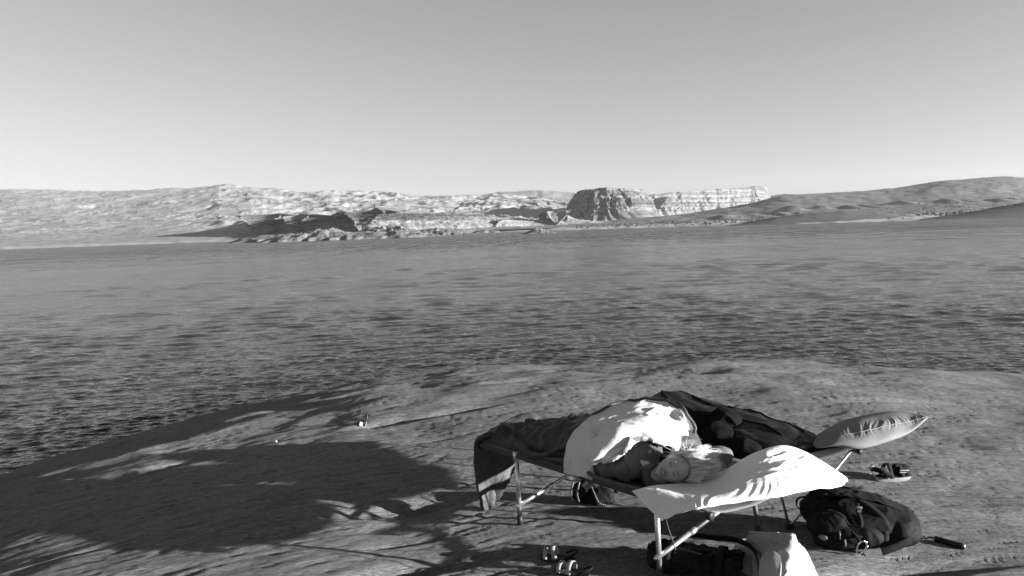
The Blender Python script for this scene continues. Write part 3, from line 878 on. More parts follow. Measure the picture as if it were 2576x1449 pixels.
    G = G + n * (disp + quilt + hemr - 0.042 * sstep(0.3, 0.6, u))[..., None]
    ln = sheet('lining', G, 0.03, M_LINING, root, flip=fl)
    # stitched hem rolls at the lower left and seams on the lining
    for k in range(3):
        c = [(1434 + 11 * k, 1192 + 2 * k, -.05), (1437 + 13 * k, 1160 + 2 * k, -.05), (1436 + 14 * k, 1140 + 2 * k, -.035)]
        P = cr1([pw(*p) for p in c], 16) - CN * 0.012
        tube('hem', P, 0.014, M_LINING, ln, 10)
    # dark binding round the far edge of the mouth
    e = G[70:190, 0] + n[70:190, 0] * 0.004
    tube('binding', e, 0.012, M_SHELL, ln, 8)
    # a tuft of cord on the lining
    for k in range(3):
        a = pw(1405 + 0, 1100, 0)
        P = cr1([pw(1475 + 2 * k, 1072 - 2 * k, .04), pw(1455 - 3 * k + 55, 1085 + 3 * k, .02), pw(1500 - 3 * k, 1098 + 2 * k, .0)], 10)
        tube('drawcord', P - CN * 0.03, 0.0035, M_LINING, ln, 5)
    tag(root, 'dark sleeping bag with its white lining folded back, draped over cot foot', 'sleeping bag')
build_bag()

# ================================================================== the sleeper
HU = 0.80 * CD + 0.55 * CN + 0.30 * ZU; HU /= np.linalg.norm(HU)
HC = pw(1699, 1179, 0.25)
cv = CAMP - HC; cv /= np.linalg.norm(cv)
HF = cv - HU * (cv @ HU) + 0.0 * ZU; HF /= np.linalg.norm(HF)
HX = np.cross(HF, HU)                       # the sleeper's left-right axis
HAX = np.stack([HX, HF, HU])                # x lateral, y forward, z to the crown
def Hp(x, y, z): return HC + x * HX + y * HF + z * HU
def head_geo():
    nu, nv = 120, 90
    th = np.linspace(0, pi, nv + 1)[1:-1]; ph = np.arange(nu) * 2 * pi / nu
    T, Pp = np.meshgrid(th, ph, indexing='ij')
    x = np.sin(T) * np.cos(Pp); y = np.sin(T) * np.sin(Pp); z = np.cos(T)
    X = 0.075 * x; Z = 0.118 * z; Y = np.where(y > 0, 0.088, 0.100) * y
    low = np.clip(-z, 0, 1)
    X = X * (1 - 0.36 * low ** 2.2); Y = np.where(y > 0, Y * (1 - 0.10 * low), Y * (1 - 0.45 * low))
    Y = Y + 0.018 * low ** 2 * (y > -0.3)
    fr = sstep(0.05, 0.5, y)
    g = lambda cx, cz, sx, sz: np.exp(-((X - cx) / sx) ** 2 - ((Z - cz) / sz) ** 2) * fr
    Y = Y + 0.010 * g(0, 0.0, 0.010, 0.030) + 0.021 * g(0, -0.028, 0.012, 0.014) + 0.008 * (g(0.012, -0.033, 0.008, 0.008) + g(-0.012, -0.033, 0.008, 0.008))
    for sx in (-1, 1):
        Y = Y - 0.013 * g(sx * 0.030, 0.003, 0.018, 0.012) + 0.008 * g(sx * 0.031, 0.001, 0.012, 0.008)
        Y = Y + 0.005 * g(sx * 0.030, 0.024, 0.020, 0.008) + 0.007 * g(sx * 0.042, -0.026, 0.018, 0.018)
        Y = Y - 0.004 * g(sx * 0.027, -0.052, 0.006, 0.02)
    Y = Y + 0.007 * g(0, -0.052, 0.022, 0.006) + 0.008 * g(0, -0.072, 0.019, 0.006) - 0.008 * g(0, -0.062, 0.021, 0.004) - 0.004 * g(0, -0.083, 0.02, 0.006) + 0.008 * g(0, -0.098, 0.016, 0.012)
    V = HC + X[..., None] * HX + Y[..., None] * HF + Z[..., None] * HU
    V = np.concatenate([V.reshape(-1, 3), Hp(0, 0, 0.116)[None], Hp(0, 0.016, -0.116)[None]])
    n = (nv - 1) * nu
    F = [tuple(f) for f in gridfaces(nv - 1, nu, wrapv=True)]
    for j in range(nu):
        k = (j + 1) % nu
        F.append((n, j, k)); F.append((n + 1, (nv - 2) * nu + k, (nv - 2) * nu + j))
    return V, F
def build_person():
    root = empty('person', tuple(Lc(1.0, 0.25, 0.03)))
    parts = [head_geo()]
    for sx in (-1, 1):
        parts.append(ellipsoid(Hp(sx * 0.076, -0.012, -0.005), HAX, (0.010, 0.018, 0.030)))
    chest = Lc(1.22, 0.24, 0.17)
    parts += limb([Hp(0, -0.02, -0.06), Hp(0, -0.035, -0.12), Lc(1.27, 0.21, 0.14)], [0.055, 0.055, 0.075])
    parts += limb([Lc(1.23, 0.23, 0.15), Lc(1.08, 0.25, 0.16), Lc(0.85, 0.30, 0.13), Lc(0.72, 0.34, 0.12)], [0.11, 0.14, 0.11, 0.11], 18)
    parts += limb([Lc(1.24, 0.20, 0.24), Lc(1.14, 0.10, 0.21), Lc(1.02, 0.04, 0.15)], [0.065, 0.052, 0.042])
    parts += limb([Lc(1.02, 0.04, 0.15), Lc(1.12, 0.04, 0.10), Lc(1.23, 0.09, 0.07)], [0.042, 0.038, 0.028])
    parts += limb([Lc(1.22, 0.22, 0.09), Lc(1.10, 0.14, 0.06), Lc(1.22, 0.12, 0.055)], [0.06, 0.045, 0.03])
    for dz, sh in ((0.055, 0.0), (0.085, 0.06)):
        parts += limb([Lc(0.74, 0.34, dz + 0.03), Lc(0.42, 0.30 + sh, dz - 0.01), Lc(0.05, 0.32 + sh, dz - 0.02)], [0.085, 0.05, 0.03])
    v, n, f = remesh(parts, 0.0056, 2)
    put('body', v, f, M_SKIN, root)
    # mouth: parted lips in a smile
    def facey(x, z):                       # forward distance of the face near the mouth / eyes
        w = np.sqrt(np.clip(1 - (x / 0.073) ** 2 - (z / 0.116) ** 2, 0, 1)); return 0.088 * w
    xs = np.linspace(-0.026, 0.026, 15)
    top = []; bot = []
    for x in xs:
        k = 1 - (x / 0.026) ** 2
        zc = -0.062 + 0.010 * (x / 0.026) ** 2
        y = 0.094 - 9 * x * x
        top.append(Hp(x, y + 0.004, zc + 0.0045 * k + 0.0005)); bot.append(Hp(x, y + 0.004, zc - 0.0055 * k - 0.0005))
    V = top + bot; F = [(i, i + 1, 15 + i + 1, 15 + i) for i in range(14)]
    mo = put('mouth', np.array(V), F, M_MOUTH, root)
    V2 = [p + HF * 0.0015 for p in top] + [p + HF * 0.0015 for p in (0.55 * np.array(top) + 0.45 * np.array(bot))]
    put('teeth', np.array(V2)[[*range(2, 13), *range(17, 28)]], [(i, i + 1, 11 + i + 1, 11 + i) for i in range(10)], M_TEETH, mo)
    tube('lip', np.array(top) + HF * 0.001 + HU * 0.002, 0.0032 * np.sin(np.linspace(0.15, pi - 0.15, 15)) + 0.0006, M_LIP, mo, 6)
    tube('lip', np.array(bot) + HF * 0.001 - HU * 0.002, 0.0040 * np.sin(np.linspace(0.15, pi - 0.15, 15)) + 0.0006, M_LIP, mo, 6)
    # squeezed eyes: lash lines and brows
    for sx in (-1, 1):
        P = [Hp(sx * x, 0.0845 - 9.5 * (x - 0.012) ** 2 * 1.6 - 0.001, -0.003 - 0.004 * math.sin((x - 0.016) / 0.032 * pi)) for x in np.linspace(0.016, 0.048, 10)]
        tube('eyelashes', P, [0.0012, .0018, .0022, .0024, .0024, .0024, .0022, .002, .0016, .001], M_LASH, root, 6)
        P = [Hp(sx * x, 0.088 - 9.5 * (x - 0.010) ** 2, 0.021 + 0.004 * math.sin((x - 0.012) / 0.042 * pi)) for x in np.linspace(0.012, 0.052, 10)]
        tube('eyebrow', P, [0.0018, .0028, .003, .003, .003, .0028, .0024, .002, .0015, .001], M_HAIRD, root, 6)
    for sx in (-1, 1):
        P = [Hp(sx * 0.008, 0.103, -0.040), Hp(sx * 0.011, 0.101, -0.040)]
        tube('nostril', P, 0.0026, M_MOUTH, root, 6)
    # sweatshirt
    parts = []
    parts += limb([Lc(1.29, 0.22, 0.155), Lc(1.2, 0.235, 0.165), Lc(1.05, 0.25, 0.15), Lc(0.86, 0.27, 0.13)], [0.105, 0.145, 0.14, 0.10], 20)
    parts += limb([Lc(1.25, 0.19, 0.24), Lc(1.16, 0.09, 0.205), Lc(1.06, 0.05, 0.14)], [0.090, 0.078, 0.062])
    parts += limb([Lc(1.06, 0.05, 0.14), Lc(1.14, 0.04, 0.10), Lc(1.25, 0.08, 0.07)], [0.066, 0.066, 0.060])
    parts += limb([Lc(1.27, 0.15, 0.085), Lc(1.15, 0.12, 0.07)], [0.085, 0.09])
    # hood bunched behind and under the neck
    parts.append(ellipsoid(Hp(0.0, -0.05, -0.150), HAX, (0.105, 0.085, 0.050)))
    parts.append(ellipsoid(Hp(0.0, -0.10, -0.105), HAX, (0.09, 0.045, 0.06)))
    v, n, f = remesh(parts, 0.008, 9)
    l = np.stack(to_local(v), -1)
    v = v + n * (0.044 * folds(l, (6.5, 4, 4), 91) + 0.010 * folds(l, (13, 7, 7), 95) + 0.0045 * np.sin(l[:, 0] * 105 + 5 * vnoise(l, (7, 7, 7), 98)) * np.clip(0.5 + vnoise(l, (6, 6, 6), 99), 0, 1) - 0.026)[:, None]
    put('sweatshirt', v, f, M_HOOD, root)
    P = cr1([Lc(1.02, -0.045, 0.10), Lc(1.12, -0.05, 0.05), Lc(1.26, -0.04, 0.035), Lc(1.38, -0.02, 0.03)], 20)
    tube('sleeve_hem', P, 0.012, M_HOOD, root, 8)
    # hair: a dark under-layer and many locks
    V, F = ellipsoid(Hp(0, -0.014, 0.024), HAX, (0.077, 0.089, 0.099), 60, 44)
    q = (V - HC) @ HAX.T
    keep = (q[:, 2] > 0.088) | ((q[:, 1] < 0.02) & (q[:, 2] > -0.02))
    nrm = (V - Hp(0, -0.014, 0.026)); nrm /= np.linalg.norm(nrm, axis=1, keepdims=True)
    V = V + nrm * (0.006 * vnoise(V, 30, 3)[:, None])
    F = [t for t in F if all(keep[i] for i in t)]
    put('hair_under', V, F, M_HAIRD, root)
    rr = random.Random(5)
    specs = []
    CC = Hp(0, -0.010, 0.016); CR = np.array([0.079, 0.089, 0.106])
    def lock(root_pt, d0, d1, length, droop, r, curl=0.012, hug=True):
        p = np.array(root_pt, float); pts = [p.copy()]
        n = 9; ph = rr.uniform(0, 6)
        for i in range(n):
            t = (i + 1) / n
            d = d0 * (1 - t) + d1 * t
            d = d / np.linalg.norm(d)
            p = p + d * length / n - ZU * droop * t / n + curl / n * (np.cos(ph + 5 * t) * HX + np.sin(ph + 5 * t) * ZU)
            if hug:
                q = HAX @ (p - CC); e = np.linalg.norm(q / CR)
                if e < 1.0: p = CC + (q / e) @ HAX
            pts.append(p.copy())
        rad = r * np.array([0.6, 1, 1.1, 1.1, 1.05, 1, 0.9, 0.7, 0.45, 0.12])
        specs.append((np.array(pts), rad))
    for c in range(150):
        # tufts: roots over the scalp from the hairline back, sweeping over the crown onto the pillow
        a = rr.uniform(-1.4, 1.4); b = rr.uniform(0.0, 1.0)
        bend = rr.uniform(-0.5, 0.5); ln = rr.uniform(0.10, 0.17); lift = rr.uniform(0.0, 0.35)
        for k in range(15):
            a2 = a + rr.gauss(0, 0.07); b2 = b + rr.gauss(0, 0.05)
            x = 0.076 * math.sin(a2); z = 0.074 + 0.022 * math.cos(a2) - 0.045 * (abs(a2) / 1.4) ** 2 + 0.03 * b2
            yy = 0.072 * math.sqrt(max(0.02, 1 - (x / 0.088) ** 2)) * (1 - 1.6 * b2)
            P = Hp(x, yy, z)
            out = (P - HC); out /= np.linalg.norm(out)
            d0 = 0.9 * HU + (0.25 + lift) * out + 0.30 * (1 - b2) * HF
            d1 = 0.75 * HU - 0.55 * HF + (bend - 0.4 * x / 0.08) * HX - 0.25 * ZU + rr.gauss(0, 0.06) * HX
            lock(P, d0, d1, ln * rr.uniform(0.85, 1.1), 0.03, rr.uniform(0.0009, 0.0017), 0.008)
    tubes('hair', specs, M_HAIR, root, 3)
    specs = []
    for k in range(46):                      # wisps lit from behind
        a = rr.uniform(0.3, 1.5) * (1 if HX[2] > 0 else -1)
        P = Hp(0.082 * math.sin(a), 0.02 - 0.05 * rr.random(), 0.03 + 0.07 * rr.random())
        d0 = ZU * rr.uniform(0.3, 1.0) + HU * rr.uniform(-1.0, 0.7) + HX * rr.uniform(-.3, .3)
        d1 = ZU * rr.uniform(-0.2, 0.5) + HU * rr.uniform(-1.0, 1.0) + CN * rr.uniform(-.4, .4)
        lock(P, d0, d1, rr.uniform(0.06, 0.13), 0.0, rr.uniform(0.0006, 0.0011), 0.02, False)
    tubes('loose_hair', specs, M_HAIR, root, 4)
    tag(root, 'person in grey sweatshirt lying curled on side, smiling, blond hair on pillow', 'person')
build_person()

# ================================================================== pillows
def pillow(name, top, bot, bulge, back, nvec, mat, folds_fn, nu=170, nv=90, parent=None):
    """top and bottom edges (left to right), filled out towards nvec"""
    T = cr1(top, nu); B = cr1(bot, nu)
    v = np.linspace(0, 1, nv)[None, :, None]; u = np.linspace(0, 1, nu)[:, None]
    G = B[:, None] * (1 - v) + T[:, None] * v
    vv = v[..., 0]
    env = (np.clip(np.sin(pi * u), 0, 1) ** 0.55) * (np.clip(np.sin(pi * vv), 0, 1) ** 0.55)
    nvec = np.asarray(nvec, float); nvec /= np.linalg.norm(nvec)
    U = u + 0 * vv; Vv = vv + 0 * u
    Ff = G + nvec * (bulge(U, Vv) * env + folds_fn(U, Vv, 1) * env ** 0.3)[..., None]
    Bk = G - nvec * (back * env + 0.5 * folds_fn(U, Vv, 2) * env ** 0.3)[..., None]
    # weld the two skins along the seam
    V = np.concatenate([Ff.reshape(-1, 3), Bk.reshape(-1, 3)])
    f1 = gridfaces(nu, nv); f2 = gridfaces(nu, nv, off=nu * nv)[:, ::-1]
    F = np.concatenate([f1, f2])
    idx = np.arange(nu * nv).reshape(nu, nv)
    bd = np.r_[idx[0], idx[-1], idx[:, 0], idx[:, -1]]
    mp = np.arange(2 * nu * nv); mp[bd + nu * nv] = bd
    F = mp[F]
    o = put(name, V, F, mat, parent)
    bm = bmesh.new(); bm.from_mesh(o.data)
    loose = [q for q in bm.verts if not q.link_faces]
    bmesh.ops.delete(bm, geom=loose, context='VERTS'); bmesh.ops.recalc_face_normals(bm, faces=bm.faces)
    bm.to_mesh(o.data); bm.free()
    return o, Ff
def near_pillow():
    root = empty('pillow', tuple(Lc(1.8, 0.4, 0.03)))
    bot = [pw(1664, 1311, -.10), pw(1700, 1292, -.09), pw(1751, 1280, -.05), pw(1800, 1271, .05), pw(1881, 1259, .22), pw(1955, 1249, .38), pw(2046, 1230, .64), pw(2100, 1226, .80), pw(2133, 1210, .93)]
    top = [pw(1589, 1235, -.065), pw(1640, 1222, .04), pw(1700, 1216, .22), pw(1788, 1206, .34), pw(1840, 1172, .40), pw(1900, 1138, .48), pw(1970, 1121, .64), pw(2040, 1146, .84), pw(2128, 1203, .95)]
    def bulge(u, v):
        return 0.068 + 0.045 * np.exp(-((u - 0.64) / 0.18) ** 2) - 0.055 * np.exp(-((u - 0.33) / 0.14) ** 2 - ((v - 0.8) / 0.35) ** 2)
    def wr(u, v, k):
        x = u + 0.10 * v
        ph = x * 15 + 3.4 * pn(u * 4, v * 1.2, 31 + k)
        saw = ph - np.floor(ph)
        ridge = np.where(saw < 0.35, saw / 0.35, (1 - saw) / 0.65) - 0.4
        near = (0.55 + 1.1 * pn(u * 9, 0 * v, 37)) * np.exp(-(v / (0.26 + 0.16 * pn(u * 6, 0 * v, 39))) ** 1.5) * sstep(0.10, 0.22, u) * (1 - sstep(0.68, 0.9, u))
        gath = 0.5 * np.sin(u * 300 + 4 * pn(u * 30, v, 5)) * np.exp(-(v / 0.06) ** 2)
        crumple = folds(np.stack([u * 7, v * 3.4, 0 * u], -1), (1, 1, 1), 41 + k)
        cen = np.exp(-((u - 0.66) / 0.20) ** 2 - ((v - 0.55) / 0.32) ** 2)
        cr2 = folds(np.stack([u * 17, v * 8, 0 * u], -1), (1, 1, 1), 51 + k)
        left = np.exp(-(u / 0.20) ** 2); return 0.032 * ridge * near + 0.010 * (folds(np.stack([u * 9, v * 2.2, 0 * u], -1), (1, 1, 1), 61 + k) - 0.5) * left + 0.004 * gath + 0.036 * (crumple - 0.5) * cen + 0.006 * (cr2 - 0.5) * (cen + 0.15) + 0.008 * pn(u * 4, v * 3, 71)
    nvec = np.array([0.42, -0.70, 0.50])
    o, G = pillow('cover', top, bot, bulge, 0.075, nvec, M_WHITE, wr, 230, 100, root)
    # stitched hem along the lower edge
    e = cr1(bot, 60)[3:-3]
    tube('seam', e + nvec * 0.004, 0.0045 + 0.002 * np.sin(np.linspace(0, 60, 54)), M_WHITE, root, 8)
    tag(root, 'white rumpled pillow under the head at the end of the near cot', 'pillow')
near_pillow()
def far_pillow():
    root = empty('pillow', tuple(L2(0.1, 0.2, 0.02)))
    bot = [at(2055, 1128, 5.05), at(2105, 1122, 5.02), at(2165, 1128, 5.0), at(2230, 1112, 5.05), at(2290, 1088, 5.15), at(2334, 1052, 5.25)]
    top = [at(2035, 1108, 5.35), at(2080, 1080, 5.45), at(2130, 1058, 5.52), at(2200, 1043, 5.58), at(2270, 1036, 5.55), at(2331, 1048, 5.3)]
    bulge = lambda u, v: 0.055 + 0.035 * np.sin(pi * np.clip(u, 0, 1))
    def wr(u, v, k):
        ph = u * 34 + 2.2 * pn(u * 9, v * 3, 13 + k)
        sd = np.exp(-((v - 0.34) / 0.13) ** 2) * sstep(0.22, 0.38, u) * (1 - sstep(0.85, 0.97, u))
        return 0.003 * np.sin(ph * 2) * sd + 0.002 * np.sin(ph * 5.3) * sd + 0.010 * pn(u * 5, v * 4, 23)
    o, G = pillow('cover', top, bot, bulge, 0.06, np.array([0.05, -0.55, 0.83]), M_GREYP, wr, 200, 70, root)
    i0, i1 = 50, 190
    P = G[i0:i1:4, 20] + np.array([0, -0.002, 0.0])
    tube('seam', P, 0.0035, M_GREYP, root, 6)
    tag(root, 'plump grey pillow overhanging the head of the far cot', 'pillow')
far_pillow()
def head_cushion():
    parts = [ellipsoid(pw(1786, 1160, 0.50), np.stack([HU, np.cross(ZU, HU) / np.linalg.norm(np.cross(ZU, HU)), ZU]), (0.14, 0.085, 0.080), 40, 30), ellipsoid(pw(1745, 1152, 0.48), LOCAL, (0.12, 0.09, 0.075), 30, 20)]
    v, n, f = remesh(parts, 0.008, 4)
    v = v + n * (0.006 * vnoise(v, 9, 3) + 0.003 * vnoise(v, 25, 9))[:, None]
    o = put('cushion', v, f, M_GREYC)
    tag(o, 'small round grey cushion tucked behind the blond head', 'cushion')
head_cushion()

# ================================================================== black bag and jacket on the far cot
def black_bag():
    root = empty('sleeping_bag', tuple(L2(1.0, 0.34, 0.0)))
    rings = [(0.16, 0.30, 0.22, 0.05), (0.30, 0.30, 0.28, 0.095), (0.55, 0.30, 0.30, 0.11), (0.80, 0.30, 0.31, 0.12), (1.00, 0.30, 0.32, 0.11), (1.14, 0.30, 0.33, 0.085), (1.30, 0.30, 0.33, 0.09), (1.45, 0.30, 0.33, 0.105), (1.56, 0.30, 0.30, 0.13), (1.64, 0.28, 0.24, 0.14), (1.69, 0.27, 0.16, 0.11), (1.72, 0.27, 0.06, 0.06)]
    nv, nu = 110, 150; th = np.arange(nv) * 2 * pi / nv
    C = []
    for (s, wc, hw, H) in rings:
        c, q = np.cos(th), np.sin(th)
        C.append(np.stack([np.full(nv, s), wc - hw * np.sign(c) * np.abs(c) ** 0.85, np.where(q > 0, H * np.abs(q) ** 0.8, 0.02 * q) + 0.015], -1))
    G = cr1(np.array(C), nu)
    top = np.clip(np.sin(th), 0, 1)[None] ** 0.5
    d = (0.022 * folds(G, (2.2, 4, 4), 15) + 0.006 * folds(G, (8, 8, 8), 25) - 0.016) * top
    S, W_, H = G[..., 0], G[..., 1], G[..., 2]
    G = E0 + S[..., None] * LD - W_[..., None] * WD + H[..., None] * ZU
    n = gnormals(G, True); sg = np.sign(n[nu // 2, nv // 4] @ ZU)
    G = G + n * sg * d[..., None]
    loft('shell', G, M_BAGBLACK, root, flip=sg < 0)
    for w in (0.12, 0.36):
        P = []
        j = int(np.argmin(np.abs(W_[nu // 2, :nv // 2] - w)))
        tube('zip', G[12:130:3, j] + ZU * 0.004, 0.006, M_WEB, root, 6)
    e = G[143, 5:nv // 2 - 3]
    tube('hood_edge', e, 0.010, M_PACK2, root, 8)
    tag(root, 'black sleeping bag heaped along the far cot behind the sleeper', 'sleeping bag')
black_bag()
def jacket():
    ax = np.stack([LD, -WD, ZU])
    parts = [ellipsoid(L2(0.95, 0.52, 0.04), ax, (0.26, 0.20, 0.12), 30, 20), ellipsoid(L2(0.72, 0.46, 0.10), ax, (0.13, 0.12, 0.11), 30, 20), ellipsoid(L2(0.62, 0.60, 0.02), ax, (0.16, 0.13, 0.12), 30, 20), ellipsoid(L2(0.40, 0.62, 0.0), ax, (0.22, 0.10, 0.09), 30, 20)]
    v, n, f = remesh(parts, 0.010, 4)
    v = v + n * (0.022 * folds(v, (4, 4, 4), 3) + 0.003 * vnoise(v, 24, 5) + 0.002 * vnoise(v, 90, 8) - 0.012)[:, None]
    o = put('jacket', v, f, M_FLEECE)
    tag(o, 'crumpled black fleece jacket lying on the far cot behind the cushion', 'jacket')
jacket()
# ================================================================== things on the rock
def frame_at(P, ang):
    ex = np.array([cos(ang), sin(ang), 0]); ey = np.array([-sin(ang), cos(ang), 0])
    return ex, ey
def strap(name, P, width, side, mat, parent, thick=0.003):
    P = np.asarray(P, float); T = np.gradient(P, axis=0); T /= np.linalg.norm(T, axis=1, keepdims=True)
    side = np.asarray(side, float); b = side - (T @ side)[:, None] * T if side.ndim == 1 else side
    b /= np.linalg.norm(b, axis=1, keepdims=True)
    G = np.stack([P - b * width / 2, P, P + b * width / 2], 1)
    return sheet(name, G, thick, mat, parent, smooth=False)

def build_backpack():
    c = onrock(2165, 1395); c = np.array([2.08, 4.74, gz(2.08, 4.74)])
    root = empty('backpack', tuple(c))
    ex, ey = frame_at(c, radians(-12)); ax = np.stack([ex, ey, ZU])
    def Q(x, y, z): return c + ex * x + ey * y + ZU * z
    parts = [ellipsoid(Q(0.02, 0.03, 0.12), ax, (0.315, 0.235, 0.125), 50, 34), ellipsoid(Q(-0.17, 0.10, 0.15), ax, (0.17, 0.16, 0.125), 40, 30), ellipsoid(Q(0.19, -0.02, 0.10), ax, (0.135, 0.20, 0.105), 40, 30), ellipsoid(Q(-0.05, 0.0, 0.17), ax, (0.22, 0.14, 0.09), 40, 30)]
    v, n, f = remesh(parts, 0.008, 4)
    v = v + n * (0.012 * folds(v, (4, 6, 6), 3) + 0.004 * folds(v, (12, 12, 12), 13) - 0.008)[:, None]
    v[:, 2] = np.maximum(v[:, 2], c[2] + 0.004)
    put('main_body', v, f, M_PACK, root)
    # front pocket facing the camera, with its zip and patch
    parts = [ellipsoid(Q(-0.19, -0.10, 0.12), ax, (0.14, 0.125, 0.09), 40, 30), ellipsoid(Q(-0.06, -0.15, 0.09), ax, (0.20, 0.10, 0.08), 40, 30), ellipsoid(Q(-0.15, -0.15, 0.05), ax, (0.15, 0.10, 0.05), 40, 30)]
    v, n, f = remesh(parts, 0.008, 3); v = v + n * (0.012 * folds(v, (5, 5, 5), 23) + 0.003 * folds(v, (14, 14, 14), 27) - 0.006)[:, None]
    v[:, 2] = np.maximum(v[:, 2], c[2] + 0.004)
    pk = put('front_pocket', v, f, M_PACK, root)
    o = ellipsoid(Q(-0.255, -0.215, 0.085), np.stack([0.8 * ex - 0.6 * ey, 0.6 * ex + 0.8 * ey, ZU]), (0.028, 0.010, 0.018), 20, 12)
    put('logo_patch', o[0], o[1], M_PATCH, pk)
    z = cr1([Q(-0.23, -0.02, 0.205), Q(-0.17, -0.12, 0.20), Q(-0.09, -0.20, 0.15), Q(-0.05, -0.25, 0.11)], 30)
    strap('zip', z, 0.022, ey + ex, M_PACK2, pk)
    # lid panel
    lid = crgrid(np.array([[Q(-0.27, 0.16, 0.24), Q(-0.10, 0.17, 0.268), Q(0.10, 0.14, 0.245), Q(0.24, 0.08, 0.19)], [Q(-0.26, 0.07, 0.27), Q(-0.10, 0.07, 0.285), Q(0.10, 0.05, 0.262), Q(0.25, 0.0, 0.205)], [Q(-0.24, 0.0, 0.265), Q(-0.10, -0.02, 0.275), Q(0.08, -0.04, 0.25), Q(0.23, -0.06, 0.195)]]), 40, 60)
    lid = lid + (0.010 * folds(lid, (9, 9, 9), 33))[..., None] * ZU
    sheet('lid', lid, 0.012, M_PACK2, root)
    strap('piping', cr1([Q(-0.27, 0.20, 0.225), Q(-0.08, 0.205, 0.25), Q(0.12, 0.17, 0.23), Q(0.27, 0.09, 0.17)], 30), 0.014, ey, M_WEB, root)
    # straps
    st = strap('shoulder_strap', cr1([Q(-0.02, -0.03, 0.262), Q(0.04, -0.10, 0.235), Q(0.09, -0.165, 0.19), Q(0.09, -0.205, 0.12), Q(0.08, -0.225, 0.05)], 30), 0.04, ex, M_PACK2, root, 0.007)
    strap('hip_belt', cr1([Q(0.27, -0.15, 0.12), Q(0.21, -0.205, 0.085), Q(0.12, -0.235, 0.05), Q(0.06, -0.245, 0.03)], 24), 0.045, ZU, M_PACK2, root, 0.008)
    strap('webbing', cr1([Q(-0.04, -0.10, 0.262), Q(-0.05, -0.15, 0.235), Q(-0.04, -0.19, 0.19), Q(-0.045, -0.215, 0.14)], 20), 0.022, ex, M_WEB, root)
    bk = box('buckle', tuple(Q(-0.045, -0.15, 0.247)), ex, (0.8 * ey - 0.55 * ZU), (0.55 * ey + 0.8 * ZU), 0.034, 0.05, 0.012, M_PATCH, root, 0.004)
    box('clip', tuple(Q(-0.045, -0.172, 0.236)), ex, (0.8 * ey - 0.55 * ZU), (0.55 * ey + 0.8 * ZU), 0.024, 0.012, 0.014, M_STEEL, bk)
    for p in ((0.22, 0.10, 0.20), (0.26, 0.06, 0.18)):
        box('buckle', tuple(Q(*p)), ex, ey, ZU, 0.035, 0.025, 0.014, M_BLACK, root, 0.004)
    bb = box('buckle', tuple(Q(0.285, 0.02, 0.175)), ex, ey, ZU, 0.04, 0.03, 0.02, M_BLACK, root, 0.005)
    box('clip', tuple(Q(0.235, 0.07, 0.203)), ex, ey, ZU, 0.012, 0.012, 0.012, M_STEEL, bb)
    strap('grab_loop', cr1([Q(-0.30, 0.10, 0.12), Q(-0.36, 0.08, 0.16), Q(-0.35, 0.13, 0.20), Q(-0.29, 0.15, 0.21)], 24), 0.024, ey, M_WEB, root, 0.005)
    # zip pulls
    for (x, y, z) in ((-0.165, -0.225, 0.13), (-0.14, -0.245, 0.09)):
        zp = tube('zip_pull', [Q(x, y, z), Q(x + 0.002, y - 0.012, z - 0.045)], [0.006, 0.0045], M_PATCH, root, 8)
        tube('cord', [Q(x + 0.002, y - 0.012, z - 0.045), Q(x + 0.004, y - 0.016, z - 0.075)], 0.0025, M_WEB, zp, 6)
    # carabiner hanging at the front
    t = np.linspace(0, 2 * pi, 40)
    cc = Q(-0.055, -0.268, 0.055)
    e1 = 0.35 * ex - 0.25 * ey + 0.9 * ZU; e1 /= np.linalg.norm(e1)
    e2 = ex * 0.9 - 0.3 * ZU; e2 -= e1 * (e2 @ e1); e2 /= np.linalg.norm(e2)
    P = [cc + e1 * 0.047 * cos(a) + e2 * (0.022 + 0.004 * cos(a)) * sin(a) for a in t]
    cb = tube('carabiner', P, 0.0052, M_STEEL, root, 8)
    tube('gate', [cc + e1 * 0.03 + e2 * 0.024, cc - e1 * 0.025 + e2 * 0.022], 0.0062, M_STEEL, cb, 8)
    strap('webbing', cr1([Q(-0.10, -0.235, 0.14), Q(-0.08, -0.262, 0.12), Q(-0.06, -0.268, 0.09)], 12), 0.018, ex, M_WEB, root)
    tag(root, 'black backpack lying on the rock with silver carabiner at its front', 'backpack')
build_backpack()

def build_torch():
    a = onrock(2352, 1362); b = onrock(2408, 1378)
    d = (b - a) / np.linalg.norm(b - a); up = ZU * 0.018
    root = empty('flashlight', tuple(a))
    n = 16; P = [a + up + (b - a) * t for t in np.linspace(0, 1, n)]
    tube('grip', P, [0.017 + 0.0012 * (i % 2) for i in range(n)], M_BLACK, root, 14)
    tube('head', [b + up - d * 0.01, b + up + d * 0.02, b + up + d * 0.04], [0.017, 0.020, 0.020], M_BLACK, root, 14)
    tube('lens', [b + up + d * 0.041, b + up + d * 0.044], 0.016, M_STEEL, root, 14)
    c = cr1([a + up, a + up - d * 0.03, onrock(2330, 1358) + ZU * 0.008, onrock(2322, 1350) + ZU * 0.006], 16)
    tube('lanyard', c, 0.0045, M_WEB, root, 6)
    tag(root, 'small black flashlight lying on the rock right of the backpack', 'flashlight')
build_torch()

